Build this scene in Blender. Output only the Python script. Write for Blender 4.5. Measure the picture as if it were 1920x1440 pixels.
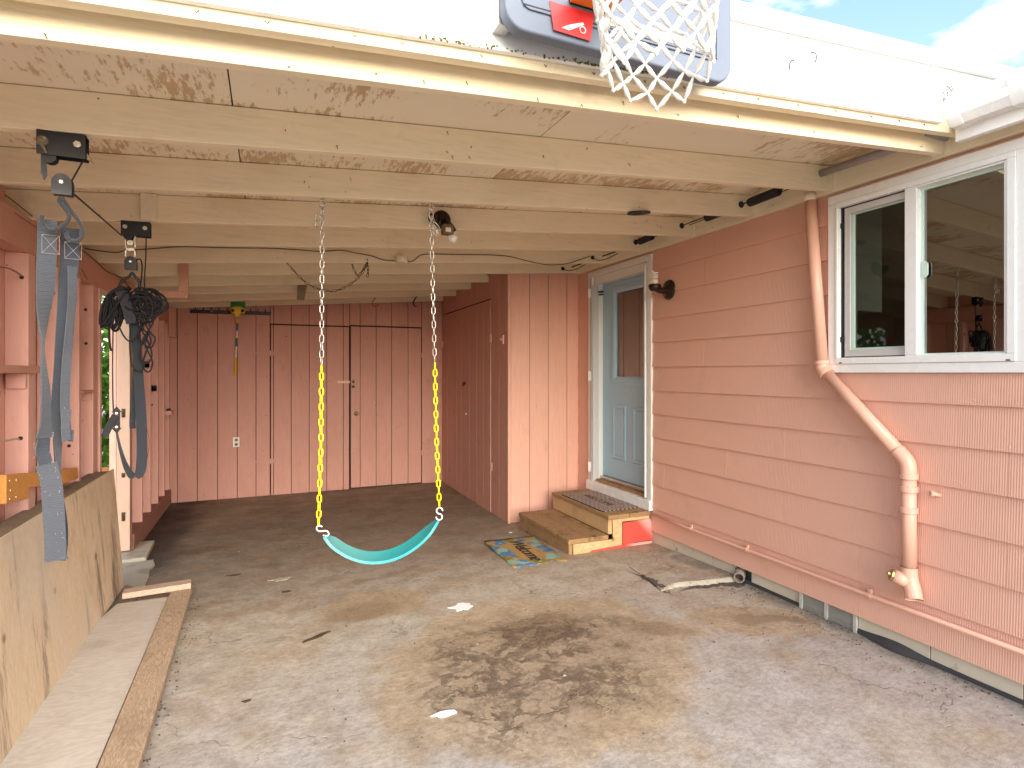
import bpy, math, random
from mathutils import Vector, Matrix, Euler, noise as mnoise
random.seed(7)
PI = math.pi
S = bpy.context.scene
C = S.collection
for o in list(bpy.data.objects):
    bpy.data.objects.remove(o)

# ------------------------------------------------------------------ camera, light, exposure
cam_data = bpy.data.cameras.new('camera')
cam = bpy.data.objects.new('camera', cam_data)
C.objects.link(cam)
cam.location = (0.0, 0.0, 1.45)
cam.rotation_euler = (PI/2, 0, -0.4201)
cam_data.sensor_width = 36
cam_data.lens = 36*1083.54/1920
cam_data.shift_x = -(989.0-960)/1920
cam_data.shift_y = -(720-698.87)/1920
cam_data.clip_start = 0.02
cam_data.clip_end = 500
S.camera = cam

W = bpy.data.worlds.new('World'); S.world = W; W.use_nodes = True
wn = W.node_tree; wn.nodes.clear()
SUN_EL, SUN_AZ = 22, 178          # azimuth measured clockwise from +Y
def wnode(t, **k):
    n = wn.nodes.new(t)
    for a, b in k.items(): setattr(n, a, b)
    return n
sky = wnode('ShaderNodeTexSky', sky_type='NISHITA', sun_disc=False)
sky.sun_elevation = math.radians(SUN_EL); sky.sun_rotation = math.radians(SUN_AZ)
sky.air_density = 1.0; sky.dust_density = 1.2; sky.ozone_density = 1.0
tc = wnode('ShaderNodeTexCoord')
mp = wnode('ShaderNodeMapping'); mp.inputs['Scale'].default_value = (1, 1, 2.6)
cl = wnode('ShaderNodeTexNoise'); cl.inputs['Scale'].default_value = 3.1; cl.inputs['Detail'].default_value = 7; cl.inputs['Roughness'].default_value = .55
rp = wnode('ShaderNodeValToRGB'); rp.color_ramp.elements[0].position = .48; rp.color_ramp.elements[1].position = .59
mx = wnode('ShaderNodeMixRGB'); mx.inputs[2].default_value = (3.9, 4.0, 4.15, 1)
bg = wnode('ShaderNodeBackground'); bg.inputs['Strength'].default_value = .12
wo = wnode('ShaderNodeOutputWorld')
for a, b in ((tc.outputs['Generated'], mp.inputs[0]), (mp.outputs[0], cl.inputs['Vector']), (cl.outputs['Fac'], rp.inputs[0]),
             (rp.outputs[0], mx.inputs[0]), (sky.outputs[0], mx.inputs[1]), (mx.outputs[0], bg.inputs[0]), (bg.outputs[0], wo.inputs[0])):
    wn.links.new(a, b)

sl = bpy.data.lights.new('sun', 'SUN'); sl.energy = 1.45; sl.angle = math.radians(60); sl.color = (1, .95, .88)
sun = bpy.data.objects.new('sun', sl); C.objects.link(sun)
az, el = math.radians(SUN_AZ), math.radians(SUN_EL)
to_sun = Vector((math.sin(az)*math.cos(el), math.cos(az)*math.cos(el), math.sin(el)))
sun.rotation_euler = (-to_sun).to_track_quat('-Z', 'Y').to_euler()
sun.location = to_sun*30

S.view_settings.view_transform = 'Standard'; S.view_settings.look = 'None'
S.view_settings.gamma = 1; S.view_settings.use_curve_mapping = False
S.view_settings.exposure = 2.05
S.render.engine = 'CYCLES'
S.cycles.max_bounces = 6; S.cycles.diffuse_bounces = 5; S.cycles.glossy_bounces = 4
S.cycles.transparent_max_bounces = 12; S.cycles.transmission_bounces = 4
S.cycles.caustics_reflective = False; S.cycles.caustics_refractive = False

# ------------------------------------------------------------------ materials
class Nt:
    def __init__(s, name):
        s.m = bpy.data.materials.new(name); s.m.use_nodes = True
        s.t = s.m.node_tree; s.t.nodes.clear()
        s.out = s.n('ShaderNodeOutputMaterial'); s.b = s.n('ShaderNodeBsdfPrincipled')
        s.l(s.b.outputs[0], s.out.inputs[0])
        s.tc = s.n('ShaderNodeTexCoord'); s.vec = s.tc.outputs['Object']
        s.hb = None
    def n(s, t, **k):
        x = s.t.nodes.new(t)
        for a, b in k.items(): setattr(x, a, b)
        return x
    def l(s, a, b): s.t.links.new(a, b)
    def rand_vec(s):
        oi = s.n('ShaderNodeObjectInfo')
        m = s.math('MULTIPLY', oi.outputs['Random'], 37.0)
        cb = s.n('ShaderNodeCombineXYZ'); s.l(m, cb.inputs[0]); s.l(m, cb.inputs[1]); s.l(m, cb.inputs[2])
        a = s.n('ShaderNodeVectorMath', operation='ADD'); s.l(s.tc.outputs['Object'], a.inputs[0]); s.l(cb.outputs[0], a.inputs[1])
        s.vec = a.outputs[0]; s.rnd = oi.outputs['Random']
    def math(s, op, a, b=0.0, c=0.0, clamp=False):
        x = s.n('ShaderNodeMath', operation=op); x.use_clamp = clamp
        for i, v in enumerate((a, b, c)):
            if hasattr(v, 'links'): s.l(v, x.inputs[i])
            else: x.inputs[i].default_value = v
        return x.outputs[0]
    def noise(s, scale, detail=3, rough=.55, stretch=(1, 1, 1), vec=None, dist=0.0, col=False):
        mp = s.n('ShaderNodeMapping'); mp.inputs['Scale'].default_value = stretch
        s.l(vec or s.vec, mp.inputs[0])
        x = s.n('ShaderNodeTexNoise'); x.inputs['Scale'].default_value = scale; x.inputs['Detail'].default_value = detail
        x.inputs['Roughness'].default_value = rough; x.inputs['Distortion'].default_value = dist
        s.l(mp.outputs[0], x.inputs['Vector']); return x.outputs['Color' if col else 'Fac']
    def ramp(s, fac, a, b, lo=0.0, hi=1.0):
        x = s.n('ShaderNodeMapRange', interpolation_type='SMOOTHSTEP')
        x.inputs[1].default_value = a; x.inputs[2].default_value = b; x.inputs[3].default_value = lo; x.inputs[4].default_value = hi
        s.l(fac, x.inputs[0]); return x.outputs[0]
    def mix(s, fac, a, b, mode='MIX'):
        x = s.n('ShaderNodeMixRGB', blend_type=mode)
        for i, v in enumerate((fac, a, b)):
            if hasattr(v, 'links'): s.l(v, x.inputs[i])
            elif i == 0: x.inputs[0].default_value = v
            else: x.inputs[i].default_value = (*v, 1)
        return x.outputs[0]
    def bump(s, h, strength=.3, dist=.002):
        x = s.n('ShaderNodeBump'); x.inputs['Strength'].default_value = strength; x.inputs['Distance'].default_value = dist
        s.l(h, x.inputs['Height'])
        if s.hb: s.l(s.hb, x.inputs['Normal'])
        s.hb = x.outputs[0]; s.l(s.hb, s.b.inputs['Normal'])
    def col(s, c):
        if hasattr(c, 'links'): s.l(c, s.b.inputs['Base Color'])
        else: s.b.inputs['Base Color'].default_value = (*c, 1)
    def set(s, **k):
        for a, v in k.items():
            i = s.b.inputs[a.replace('_', ' ')]
            if hasattr(v, 'links'): s.l(v, i)
            else: i.default_value = v
        return s.m

def stretch_for(axis, k=14):
    return {'X': (1, k, k), 'Y': (k, 1, k), 'Z': (k, k, 1)}[axis]

def m_paint(name, c, axis='X', rough=.55, dirt=(.25, .17, .1), dirt_amt=.5, wear=None, wear_amt=0.0, grain=.35, var=.12, spots=True):
    """old painted timber: brush and grain relief, tone drift, specks, optional worn-through wood"""
    t = Nt(name); t.rand_vec()
    big = t.noise(1.6, 4, .6)
    c0 = t.mix(big, tuple(v*(1-var) for v in c), tuple(min(1, v*(1+var)) for v in c))
    streak = t.noise(5, 4, .65, stretch_for(axis, 10))
    c1 = t.mix(t.ramp(streak, .42, .75, 0, .32), c0, tuple(v*.72 for v in c))
    if dirt_amt:
        d = t.math('MULTIPLY', t.ramp(t.noise(3.2, 6, .7), .56, .78), dirt_amt)
        c1 = t.mix(d, c1, tuple(a*.55+b*.45 for a, b in zip(c, dirt)))
    if spots:
        sp = t.n('ShaderNodeTexVoronoi'); sp.inputs['Scale'].default_value = 13; t.l(t.vec, sp.inputs['Vector'])
        pick = t.math('GREATER_THAN', t.noise(6, 2), .55)
        c1 = t.mix(t.math('MULTIPLY', t.ramp(sp.outputs['Distance'], .07, .03), pick), c1, dirt)
    if wear:
        w = t.ramp(t.noise(3.5, 9, .72, stretch_for(axis, 3)), .66-wear_amt, .70-wear_amt)
        c1 = t.mix(w, c1, wear)
    t.col(c1); t.bump(streak, grain, .004); t.bump(t.noise(60, 3), .12, .002)
    return t.set(Roughness=rough)

def m_plain(name, c, rough=.5, metal=0.0, var=.1, bump=.1, scale=20, coat=0.0):
    t = Nt(name); t.rand_vec()
    n = t.noise(scale, 5, .6)
    t.col(t.mix(n, tuple(v*(1-var) for v in c), tuple(min(1, v*(1+var)) for v in c)))
    if bump: t.bump(t.noise(scale*4, 3), bump, .001)
    t.b.inputs['Coat Weight'].default_value = coat
    return t.set(Roughness=t.ramp(n, .3, .7, rough*.85, min(1, rough*1.15)), Metallic=metal)

CREAM = (.89, .77, .54)
PINK = (.71, .40, .305)
M = {}
M['joist'] = m_paint('cream_joist_paint', CREAM, 'X', .5, (.34, .22, .10), .7, grain=.7, var=.09)
M['cream'] = m_paint('cream_trim_paint', (.88, .78, .58), 'Y', .5, (.30, .2, .1), .35, grain=.2, var=.06)
M['creamZ'] = m_paint('cream_post_paint', (.50, .335, .25), 'Z', .55, (.25, .15, .1), .3, grain=.3)
M['pinkZ'] = m_paint('pink_plank_paint', PINK, 'Z', .6, (.16, .09, .07), .55, grain=.5, var=.1)
M['pink_shaded'] = m_paint('shaded_dirty_pink_plank_paint', (.55, .28, .22), 'Z', .62, (.13, .07, .05), .75, grain=.6, var=.14)  # pink plank paint darkened for dirt and for the shade at the back
M['pinkY'] = m_paint('pink_beam_paint', (.62, .32, .23), 'Y', .6, (.2, .1, .07), .5, grain=.4, var=.12)
M['studs'] = m_paint('pink_stud_paint', (.74, .42, .34), 'Z', .6, (.2, .1, .07), .5, grain=.45, var=.1)
M['bare_pinkY'] = m_paint('worn_sill_paint', (.33, .16, .11), 'Y', .8, (.1, .06, .04), .6, grain=.6)
M['pink_metal'] = m_plain('pink_painted_pipe', (.74, .43, .32), .38, var=.05, bump=.05)
M['white_metal'] = m_plain('white_painted_metal', (.83, .83, .82), .3, var=.03, bump=.04, scale=6)
M['white_vinyl'] = m_plain('white_vinyl', (.84, .84, .83), .28, var=.02, bump=.03, scale=6)
M['grey_sash'] = m_plain('grey_screen_frame', (.55, .53, .52), .4, var=.05)
M['trim_white'] = m_paint('white_door_trim_paint', (.80, .77, .72), 'Z', .45, (.35, .3, .22), .3, grain=.15, var=.05)
M['blue_door'] = m_plain('pale_blue_door_paint', (.37, .55, .67), .38, var=.04, bump=.05, scale=5)
M['black'] = m_plain('black_steel', (.008, .009, .013), .5, var=.2, bump=.08)
M['rubber'] = m_plain('black_foam', (.016, .016, .02), .85, var=.3, bump=.4)
M['rope'] = m_plain('black_cord', (.010, .010, .012), .8, var=.4, bump=.5, scale=120)
M['galv'] = m_plain('galvanised_steel', (.62, .60, .56), .35, .85, var=.15, bump=.1)
M['rust'] = m_plain('rusty_dark_steel', (.08, .05, .035), .65, .6, var=.4, bump=.3)
M['yellow'] = m_plain('yellow_plastisol', (.92, .78, .0), .3, var=.03, bump=.02, coat=.3)
M['brass'] = m_plain('aged_brass', (.38, .28, .12), .45, .6, var=.15)
M['bronze'] = m_plain('dark_bronze', (.035, .02, .014), .38, .5, var=.3)
M['olive'] = m_plain('olive_bronze_plastic', (.16, .11, .03), .45, .2, var=.2)
M['bulb'] = m_plain('frosted_bulb', (.85, .82, .78), .25, var=.02, bump=0)
M['chrome'] = m_plain('brushed_steel', (.7, .68, .64), .2, 1.0, var=.05)
M['cable'] = m_plain('brown_cable', (.10, .065, .035), .7, var=.2)
M['outlet'] = m_plain('white_outlet_plastic', (.78, .76, .72), .35, var=.03)
M['redwire'] = m_plain('red_wire', (.45, .03, .03), .5)
M['green'] = m_plain('green_plastic', (.01, .20, .03), .5)
M['blue'] = m_plain('blue_plastic', (.02, .16, .42), .45)
M['toyyellow'] = m_plain('yellow_plastic', (.75, .50, .01), .45)
M['orangep'] = m_plain('orange_plastic', (.8, .22, .03), .5)
M['greyrail'] = m_plain('grey_pvc', (.30, .27, .27), .5, var=.2)
M['board_grey'] = m_plain('blue_grey_backboard_plastic', (.15, .18, .235), .5, var=.12, bump=.25, scale=30)
M['red'] = m_plain('red_label', (.72, .03, .03), .4, var=.1)
M['net'] = m_plain('white_nylon_cord', (.80, .77, .70), .75, var=.08, bump=.4, scale=90)
M['shingle'] = m_plain('grey_roof_shingle', (.08, .085, .085), .95, var=.4, bump=.5, scale=40)
M['hose_white'] = m_plain('dirty_white_hose', (.26, .215, .18), .6, var=.35)
M['vent_metal'] = m_plain('dull_galvanised_vent', (.55, .54, .49), .5, .2, var=.3)
M['paper'] = m_plain('white_paint_splash', (.85, .85, .86), .6, var=.05, bump=.3)
M['tar'] = m_plain('dark_sealant', (.04, .04, .045), .7, var=.4, bump=.6, scale=15)
M['debris'] = m_plain('dry_brown_leaf', (.07, .04, .02), .8, var=.3)
M['void'] = m_plain('dark_room_wall', (.34, .31, .26), .8)
M['cabinet'] = m_plain('pale_green_cabinet', (.45, .50, .42), .5, var=.03)
M['fridge'] = m_plain('dark_steel_fridge', (.16, .14, .12), .4, .4, var=.05)
M['latchgreen'] = m_plain('pale_green_latch', (.60, .74, .64), .4, var=.02)
M['gap'] = m_plain('dark_gap_backing', (.03, .022, .018), .9)
M['mesh_dark'] = m_plain('dark_vent_mesh', (.12, .12, .11), .7)
M['blindstripe'] = m_plain('dark_curtain', (.13, .11, .075), .9, var=.2)

def m_wood(name, c1, c2, axis='Y', scale=2.0, rough=.7, dirt=.4, rings=6.0, knots=True, dirtcol=(.08, .05, .03), streaks=False):
    t = Nt(name); t.rand_vec()
    warp = t.noise(1.2, 3, .5, stretch_for(axis, 2.5), col=True)
    add = t.n('ShaderNodeVectorMath', operation='MULTIPLY_ADD'); t.l(warp, add.inputs[0]); add.inputs[1].default_value = (.35,)*3; t.l(t.vec, add.inputs[2])
    ring = t.noise(rings, 2, .5, stretch_for(axis, 9), vec=add.outputs[0])
    wv = t.math('FRACT', t.math('MULTIPLY', ring, 9.0))
    tri = t.math('ABSOLUTE', t.math('SUBTRACT', wv, .5))
    c = t.mix(t.math('MULTIPLY', tri, 1.6), c1, c2)
    fine = t.noise(30, 4, .6, stretch_for(axis, 12))
    c = t.mix(t.ramp(fine, .4, .75, 0, .45), c, tuple(v*.6 for v in c1))
    blot = t.ramp(t.noise(scale, 6, .65), .5, .72)
    c = t.mix(t.math('MULTIPLY', blot, dirt), c, dirtcol)
    if streaks:
        c = t.mix(t.ramp(t.noise(4.5, 7, .7, (1, 1.4, .22)), .53, .68, 0, .8), c, (.14, .10, .07))
        c = t.mix(t.ramp(t.noise(1.3, 5, .6, (1, 1, .5)), .48, .66, 0, .5), c, (.62, .58, .50))
    if knots:
        v = t.n('ShaderNodeTexVoronoi'); v.inputs['Scale'].default_value = 3.2; t.l(t.vec, v.inputs['Vector'])
        c = t.mix(t.ramp(v.outputs['Distance'], .10, .04), c, tuple(x*.35 for x in c1))
    t.col(c); t.bump(tri, .25, .003); t.bump(fine, .3, .002)
    return t.set(Roughness=rough)
M['ply'] = m_wood('weathered_plywood', (.74, .56, .37), (.82, .67, .48), 'Z', 1.7, .7, .6, 2.0, dirtcol=(.42, .26, .12), streaks=True)
M['plytop'] = m_wood('grey_weathered_edge', (.22, .17, .11), (.30, .24, .16), 'Y', 2, .85, .5)
M['pale_ply'] = m_wood('pale_worn_plywood', (.58, .52, .44), (.68, .63, .56), 'X', 2.2, .75, .5, 1.5, False, (.33, .26, .19))
M['plank2x6'] = m_wood('weathered_fir_board', (.36, .25, .16), (.60, .46, .32), 'Y', 2.5, .8, .35, 4.0, False)
M['block2x4'] = m_wood('pale_fir_block', (.55, .38, .27), (.68, .54, .44), 'X', 3, .7, .2, 3.0, False, (.35, .45, .5))
M['step_side'] = m_wood('fir_plywood_step_side', (.56, .36, .16), (.72, .52, .30), 'X', 3.5, .7, .55, 3.0, dirtcol=(.22, .12, .05))
M['step_top'] = m_wood('dirty_fir_tread', (.30, .17, .075), (.46, .29, .14), 'Y', 4.5, .8, .75, 4.0, dirtcol=(.075, .045, .02))
M['orangewood'] = m_wood('varnished_orange_wood', (.70, .30, .06), (.78, .38, .10), 'Y', 3, .45, .15, 3.0, False)
M['greywood'] = m_wood('grey_bare_wood', (.24, .19, .13), (.32, .26, .18), 'X', 3, .85, .4)
M['fencewood'] = m_wood('orange_brown_fence_wood', (.42, .18, .04), (.50, .25, .08), 'Z', 3, .7, .3, 3.0, False)

# fluted cement-fibre shingle
t = Nt('pink_fluted_shingle'); t.rand_vec()
base = t.mix(t.noise(.9, 3), tuple(v*.94 for v in (.74, .425, .325)), tuple(v*1.06 for v in (.74, .425, .325)))
base = t.mix(t.math('MULTIPLY', t.rnd, .10), base, (.58, .34, .26))
dirt = t.ramp(t.noise(2.6, 6, .7), .54, .76, 0, .22)
base = t.mix(dirt, base, (.4, .2, .15))
sx = t.n('ShaderNodeSeparateXYZ'); t.l(t.tc.outputs['Object'], sx.inputs[0])
cb = t.n('ShaderNodeCombineXYZ'); t.l(sx.outputs[1], cb.inputs[0])
jit = t.noise(40, 2, .5, (1, 1, .02))
ph = t.math('ADD', t.math('MULTIPLY', sx.outputs[1], 2*PI/.0105), t.math('MULTIPLY', jit, 2.0))
flute = t.math('MULTIPLY_ADD', t.math('SINE', ph), .5, .5)
base = t.mix(t.ramp(flute, .0, .45, .10, 0), base, (.42, .20, .16))
t.col(base); t.bump(flute, .4, .0022); t.bump(t.noise(50, 3), .1, .001)
M['siding'] = t.set(Roughness=.55)

# ceiling plywood: pinkish cream paint flaking to bare wood in streaks that follow the sheet's grain (Y)
t = Nt('flaking_ceiling_paint')
t.rand_vec()
base = t.mix(t.noise(1.1, 4), (.83, .73, .55), (.87, .78, .60))
patch = t.noise(1.5, 4, .6)
st = t.noise(11, 7, .72, (4.5, .9, 1))
fld = t.math('ADD', t.math('MULTIPLY', patch, .62), t.math('MULTIPLY', st, .55))
fl = t.ramp(fld, .60, .64)
fine = t.noise(42, 3, .6, (6, .6, 1))
base = t.mix(t.ramp(t.math('ADD', t.math('MULTIPLY', fine, .6), t.math('MULTIPLY', patch, .5)), .60, .72, 0, .45), base, (.60, .40, .27))
base = t.mix(t.math('MULTIPLY', fl, .8), base, t.mix(t.noise(8, 5), (.42, .25, .11), (.62, .42, .21)))
t.col(base); t.bump(t.math('SUBTRACT', 1.0, fl), .4, .002); t.bump(st, .2, .002)
M['ceiling'] = t.set(Roughness=.7)

# white fascia with dirt and moss specks along its lower edge
t = Nt('white_fascia_paint'); t.rand_vec()
base = t.mix(t.noise(2, 4), (.80, .81, .80), (.86, .86, .85))
base = t.mix(t.ramp(t.noise(14, 6, .7, (1, 1, 2)), .66, .76, 0, .5), base, (.25, .27, .22))
t.col(base); M['fascia'] = t.set(Roughness=.4)

# concrete block foundation
t = Nt('stained_foundation_concrete'); t.rand_vec()
c = t.mix(t.noise(5, 6, .7), (.50, .45, .35), (.68, .60, .48))
c = t.mix(t.ramp(t.noise(9, 5, .7), .58, .7, 0, .6), c, (.13, .11, .09))
sz = t.n('ShaderNodeSeparateXYZ'); t.l(t.tc.outputs['Object'], sz.inputs[0])
t.col(c); t.bump(t.noise(70, 4, .7), .5, .003)
M['foundation'] = t.set(Roughness=.9)

# glass: thin pane, reflects by angle and lets the dark room through
def m_glass(name, ior, tint, rough=.0):
    t = Nt(name); t.t.nodes.remove(t.b)
    fr = t.n('ShaderNodeFresnel'); fr.inputs['IOR'].default_value = ior
    gl = t.n('ShaderNodeBsdfGlossy'); gl.inputs['Roughness'].default_value = rough; gl.inputs['Color'].default_value = (.95, .97, .95, 1)
    tr = t.n('ShaderNodeBsdfTransparent'); tr.inputs['Color'].default_value = (*tint, 1)
    mx = t.n('ShaderNodeMixShader'); t.l(fr.outputs[0], mx.inputs[0]); t.l(tr.outputs[0], mx.inputs[1]); t.l(gl.outputs[0], mx.inputs[2])
    t.l(mx.outputs[0], t.out.inputs[0]); return t.m
M['glass'] = m_glass('window_glass', 3.0, (.80, .80, .74))
M['screen_glass'] = m_glass('window_glass_behind_screen', 1.4, (.50, .51, .49), .02)

# webbing straps
def m_web(name, c, rib=.0022):
    t = Nt(name)
    sx = t.n('ShaderNodeSeparateXYZ'); t.l(t.tc.outputs['Object'], sx.inputs[0])
    s = t.math('SINE', t.math('MULTIPLY', sx.outputs[2], 2*PI/(rib*2.6)))
    cc = t.mix(t.noise(9, 5, .7), tuple(v*.75 for v in c), tuple(v*1.2 for v in c))
    cc = t.mix(t.math('MULTIPLY_ADD', s, .1, .1), cc, tuple(v*.45 for v in c))
    fz = t.ramp(t.noise(45, 5, .8), .66, .72, 0, .5)
    cc = t.mix(fz, cc, (.5, .52, .55))
    t.col(cc); t.bump(s, .5, .001)
    t.b.inputs['Sheen Weight'].default_value = .3
    return t.set(Roughness=.85)
M['web_light'] = m_web('faded_grey_webbing', (.066, .074, .090))
M['web_dark'] = m_web('slate_webbing', (.032, .039, .052))
M['web_black'] = m_web('charcoal_webbing', (.035, .035, .042))
M['stitch'] = m_plain('white_stitching', (.36, .34, .35), .8)

# turquoise swing seat
t = Nt('faded_turquoise_belt')
sx = t.n('ShaderNodeSeparateXYZ'); t.l(t.tc.outputs['Object'], sx.inputs[0])
fade = t.math('ADD', t.ramp(sx.outputs[0], -.28, .10, .75, 0), t.math('MULTIPLY', t.noise(9, 5, .7, (1, 6, 1)), .4))
c = t.mix(t.math('MULTIPLY', fade, .8, clamp=True), (.0, .36, .38), (.20, .50, .47))
c = t.mix(t.ramp(t.noise(22, 6, .75, (1, 5, 1)), .62, .72, 0, .45), c, (.48, .55, .5))
t.col(c); t.bump(t.noise(60, 3), .1, .001); M['seat'] = t.set(Roughness=.42)

# ------------------------------------------------------------------ ground: trowelled slab with oil stains, cracks and dirt
t = Nt('stained_garage_slab'); vec = t.tc.outputs['Object']; t.vec = vec
wn1 = t.noise(2.3, 6, .62, col=True)
wa = t.n('ShaderNodeVectorMath', operation='SUBTRACT'); t.l(wn1, wa.inputs[0]); wa.inputs[1].default_value = (.5,)*3
wb = t.n('ShaderNodeVectorMath', operation='MULTIPLY_ADD'); t.l(wa.outputs[0], wb.inputs[0]); wb.inputs[1].default_value = (.5, .5, 0); t.l(vec, wb.inputs[2])
WV = wb.outputs[0]
def ell(cx, cy, rx, ry, rot=0, soft=.45, src=None):
    a = t.n('ShaderNodeVectorMath', operation='SUBTRACT'); t.l(src or WV, a.inputs[0]); a.inputs[1].default_value = (cx, cy, 0)
    r = t.n('ShaderNodeVectorRotate', rotation_type='Z_AXIS'); r.inputs['Angle'].default_value = -math.radians(rot); t.l(a.outputs[0], r.inputs[0])
    m = t.n('ShaderNodeVectorMath', operation='MULTIPLY'); t.l(r.outputs[0], m.inputs[0]); m.inputs[1].default_value = (1/rx, 1/ry, 0)
    L = t.n('ShaderNodeVectorMath', operation='LENGTH'); t.l(m.outputs[0], L.inputs[0])
    return t.ramp(L.outputs['Value'], 1+soft*.4, 1-soft)
def mxx(*a):
    r = a[0]
    for b in a[1:]: r = t.math('MAXIMUM', r, b)
    return r
xyz = t.n('ShaderNodeSeparateXYZ'); t.l(WV, xyz.inputs[0])
base = t.mix(t.noise(1.3, 6, .6), (.37, .335, .275), (.51, .47, .41))
base = t.mix(t.ramp(t.noise(2.4, 6, .65), .44, .62, 0, .7), base, (.40, .32, .225))       # tan traffic film
blu = t.math('MULTIPLY', t.ramp(xyz.outputs[1], 3.6, 2.2), t.ramp(t.noise(1.7, 4, .5), .30, .52))
base = t.mix(t.math('MULTIPLY', blu, .6), base, (.43, .415, .43))                        # lilac-grey clean part
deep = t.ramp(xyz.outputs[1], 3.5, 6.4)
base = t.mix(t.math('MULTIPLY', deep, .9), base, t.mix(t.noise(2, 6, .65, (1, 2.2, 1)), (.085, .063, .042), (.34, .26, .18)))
brown = (.17, .105, .055)
oil = mxx(ell(1.42, 2.95, .30, .28), t.math('MULTIPLY', ell(1.25, 2.62, .68, .62, 20), .40))
vw = t.n('ShaderNodeVectorMath', operation='MULTIPLY_ADD'); t.l(t.noise(5, 5, .6, col=True), vw.inputs[0]); vw.inputs[1].default_value = (.28,)*3; t.l(WV, vw.inputs[2])
rdg = t.math('ABSOLUTE', t.math('SUBTRACT', t.noise(3.6, 5, .58, vec=WV), .5))
rdg2 = t.math('ABSOLUTE', t.math('SUBTRACT', t.noise(7.5, 4, .6), .5))
vein = mxx(t.ramp(rdg, .055, .018), t.math('MULTIPLY', t.ramp(rdg2, .045, .015), .55))
vein = t.math('MULTIPLY', vein, t.ramp(t.noise(2.6, 4, .6), .34, .50))
veins = t.math('MULTIPLY', vein, ell(1.18, 2.60, .74, .64, 15, .4))
tan = mxx(ell(1.25, 2.66, .88, .76, 15, .12), ell(2.60, 2.56, .42, .20, -35, .15), ell(.62, 3.70, .36, .22, 10, .2), ell(1.40, 2.02, .22, .10), ell(2.0, 2.62, .35, .2))
base = t.mix(t.math('MULTIPLY', tan, .68), base, (.42, .32, .20))
other = mxx(t.math('MULTIPLY', ell(1.98, 2.66, .24, .11, -25), .75), t.math('MULTIPLY', ell(.55, 3.62, .27, .13, 15), .6), t.math('MULTIPLY', ell(2.66, 2.52, .24, .08, -30), .75),
            t.math('MULTIPLY', ell(-.33, 4.12, .16, .06, 10), .5), t.math('MULTIPLY', ell(.10, 3.42, .09, .05, 10), .5), t.math('MULTIPLY', ell(-.02, 4.9, .16, .09), .55),
            t.math('MULTIPLY', ell(.30, 3.85, .32, .07, 18), .4), t.math('MULTIPLY', ell(1.55, 4.6, .20, .08), .6), t.math('MULTIPLY', ell(-.52, 5.62, .30, .11, 10), .95), t.math('MULTIPLY', ell(.8, 4.25, .40, .05, 18), .45))
mott = t.ramp(t.noise(13, 7, .7), .30, .62, .55, 1)
base = t.mix(t.math('MULTIPLY', t.math('MULTIPLY', mxx(oil, other), mott), .75), base, brown)
base = t.mix(t.math('MULTIPLY', t.math('MULTIPLY', veins, t.ramp(t.noise(16, 6, .75), .3, .55, .5, 1)), .72), base, (.075, .048, .03))
# dark edge by the sill and beside the house
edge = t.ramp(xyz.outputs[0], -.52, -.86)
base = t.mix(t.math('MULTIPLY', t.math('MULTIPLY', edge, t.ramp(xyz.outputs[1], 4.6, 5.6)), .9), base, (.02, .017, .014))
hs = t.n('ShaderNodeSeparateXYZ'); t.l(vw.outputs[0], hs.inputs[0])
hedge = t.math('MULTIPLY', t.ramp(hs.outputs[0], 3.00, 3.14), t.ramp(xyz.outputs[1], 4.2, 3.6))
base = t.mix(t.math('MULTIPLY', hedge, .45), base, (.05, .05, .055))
lipd = mxx(ell(2.78, 3.05, .26, .045, -6, .3), ell(2.41, 3.3, .02, .25, 8, .3))  # shadow under the broken lip and dark wet crack, painted into the slab colour
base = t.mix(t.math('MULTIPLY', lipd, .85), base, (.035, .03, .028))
# hairline cracks, grit and fleck
cr = t.n('ShaderNodeTexVoronoi', feature='DISTANCE_TO_EDGE'); cr.inputs['Scale'].default_value = 1.15; t.l(vw.outputs[0], cr.inputs['Vector'])
crk = t.math('MULTIPLY', t.ramp(cr.outputs['Distance'], .010, .002), t.ramp(t.noise(1.3, 3), .47, .6))
base = t.mix(t.math('MULTIPLY', crk, .4), base, (.08, .065, .05))
base = t.mix(1.0, base, t.mix(t.ramp(t.noise(6.5, 9, .78), .30, .68), (.76, .72, .66), (1.10, 1.10, 1.08)), 'MULTIPLY')
base = t.mix(1.0, base, t.mix(t.ramp(t.noise(30, 6, .75, (1, 1.5, 1)), .34, .62), (.80, .78, .76), (1.08, 1.08, 1.08)), 'MULTIPLY')
grit = t.noise(170, 3, .7); base = t.mix(t.ramp(grit, .52, .70, 0, .32), base, (.10, .08, .06))
base = t.mix(t.ramp(t.noise(120, 3, .7), .60, .70, 0, .5), base, (.46, .43, .39))
fv = t.n('ShaderNodeTexVoronoi'); fv.inputs['Scale'].default_value = 7; t.l(vec, fv.inputs['Vector'])
flk = t.math('MULTIPLY', t.ramp(fv.outputs['Distance'], .075, .045), t.math('GREATER_THAN', t.noise(5, 2), .61))
base = t.mix(flk, base, (.62, .60, .55))
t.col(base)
t.bump(t.noise(4, 6, .65), .35, .02); t.bump(grit, .35, .003); t.bump(t.noise(38, 4, .6, (1, .25, 1)), .25, .004); t.bump(t.math('SUBTRACT', 1.0, crk), .6, .006)
M['ground'] = t.set(Roughness=t.ramp(t.noise(2.5, 4), .35, .65, .55, .85))

t = Nt('rough_footing_concrete')
c = t.mix(t.noise(4, 6, .65), (.34, .30, .23), (.50, .46, .38)); c = t.mix(t.ramp(t.noise(3, 6, .7), .52, .66, 0, .6), c, (.20, .14, .08))
t.col(c); t.bump(t.noise(40, 5, .7), .5, .004); M['footing'] = t.set(Roughness=.85)

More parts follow.
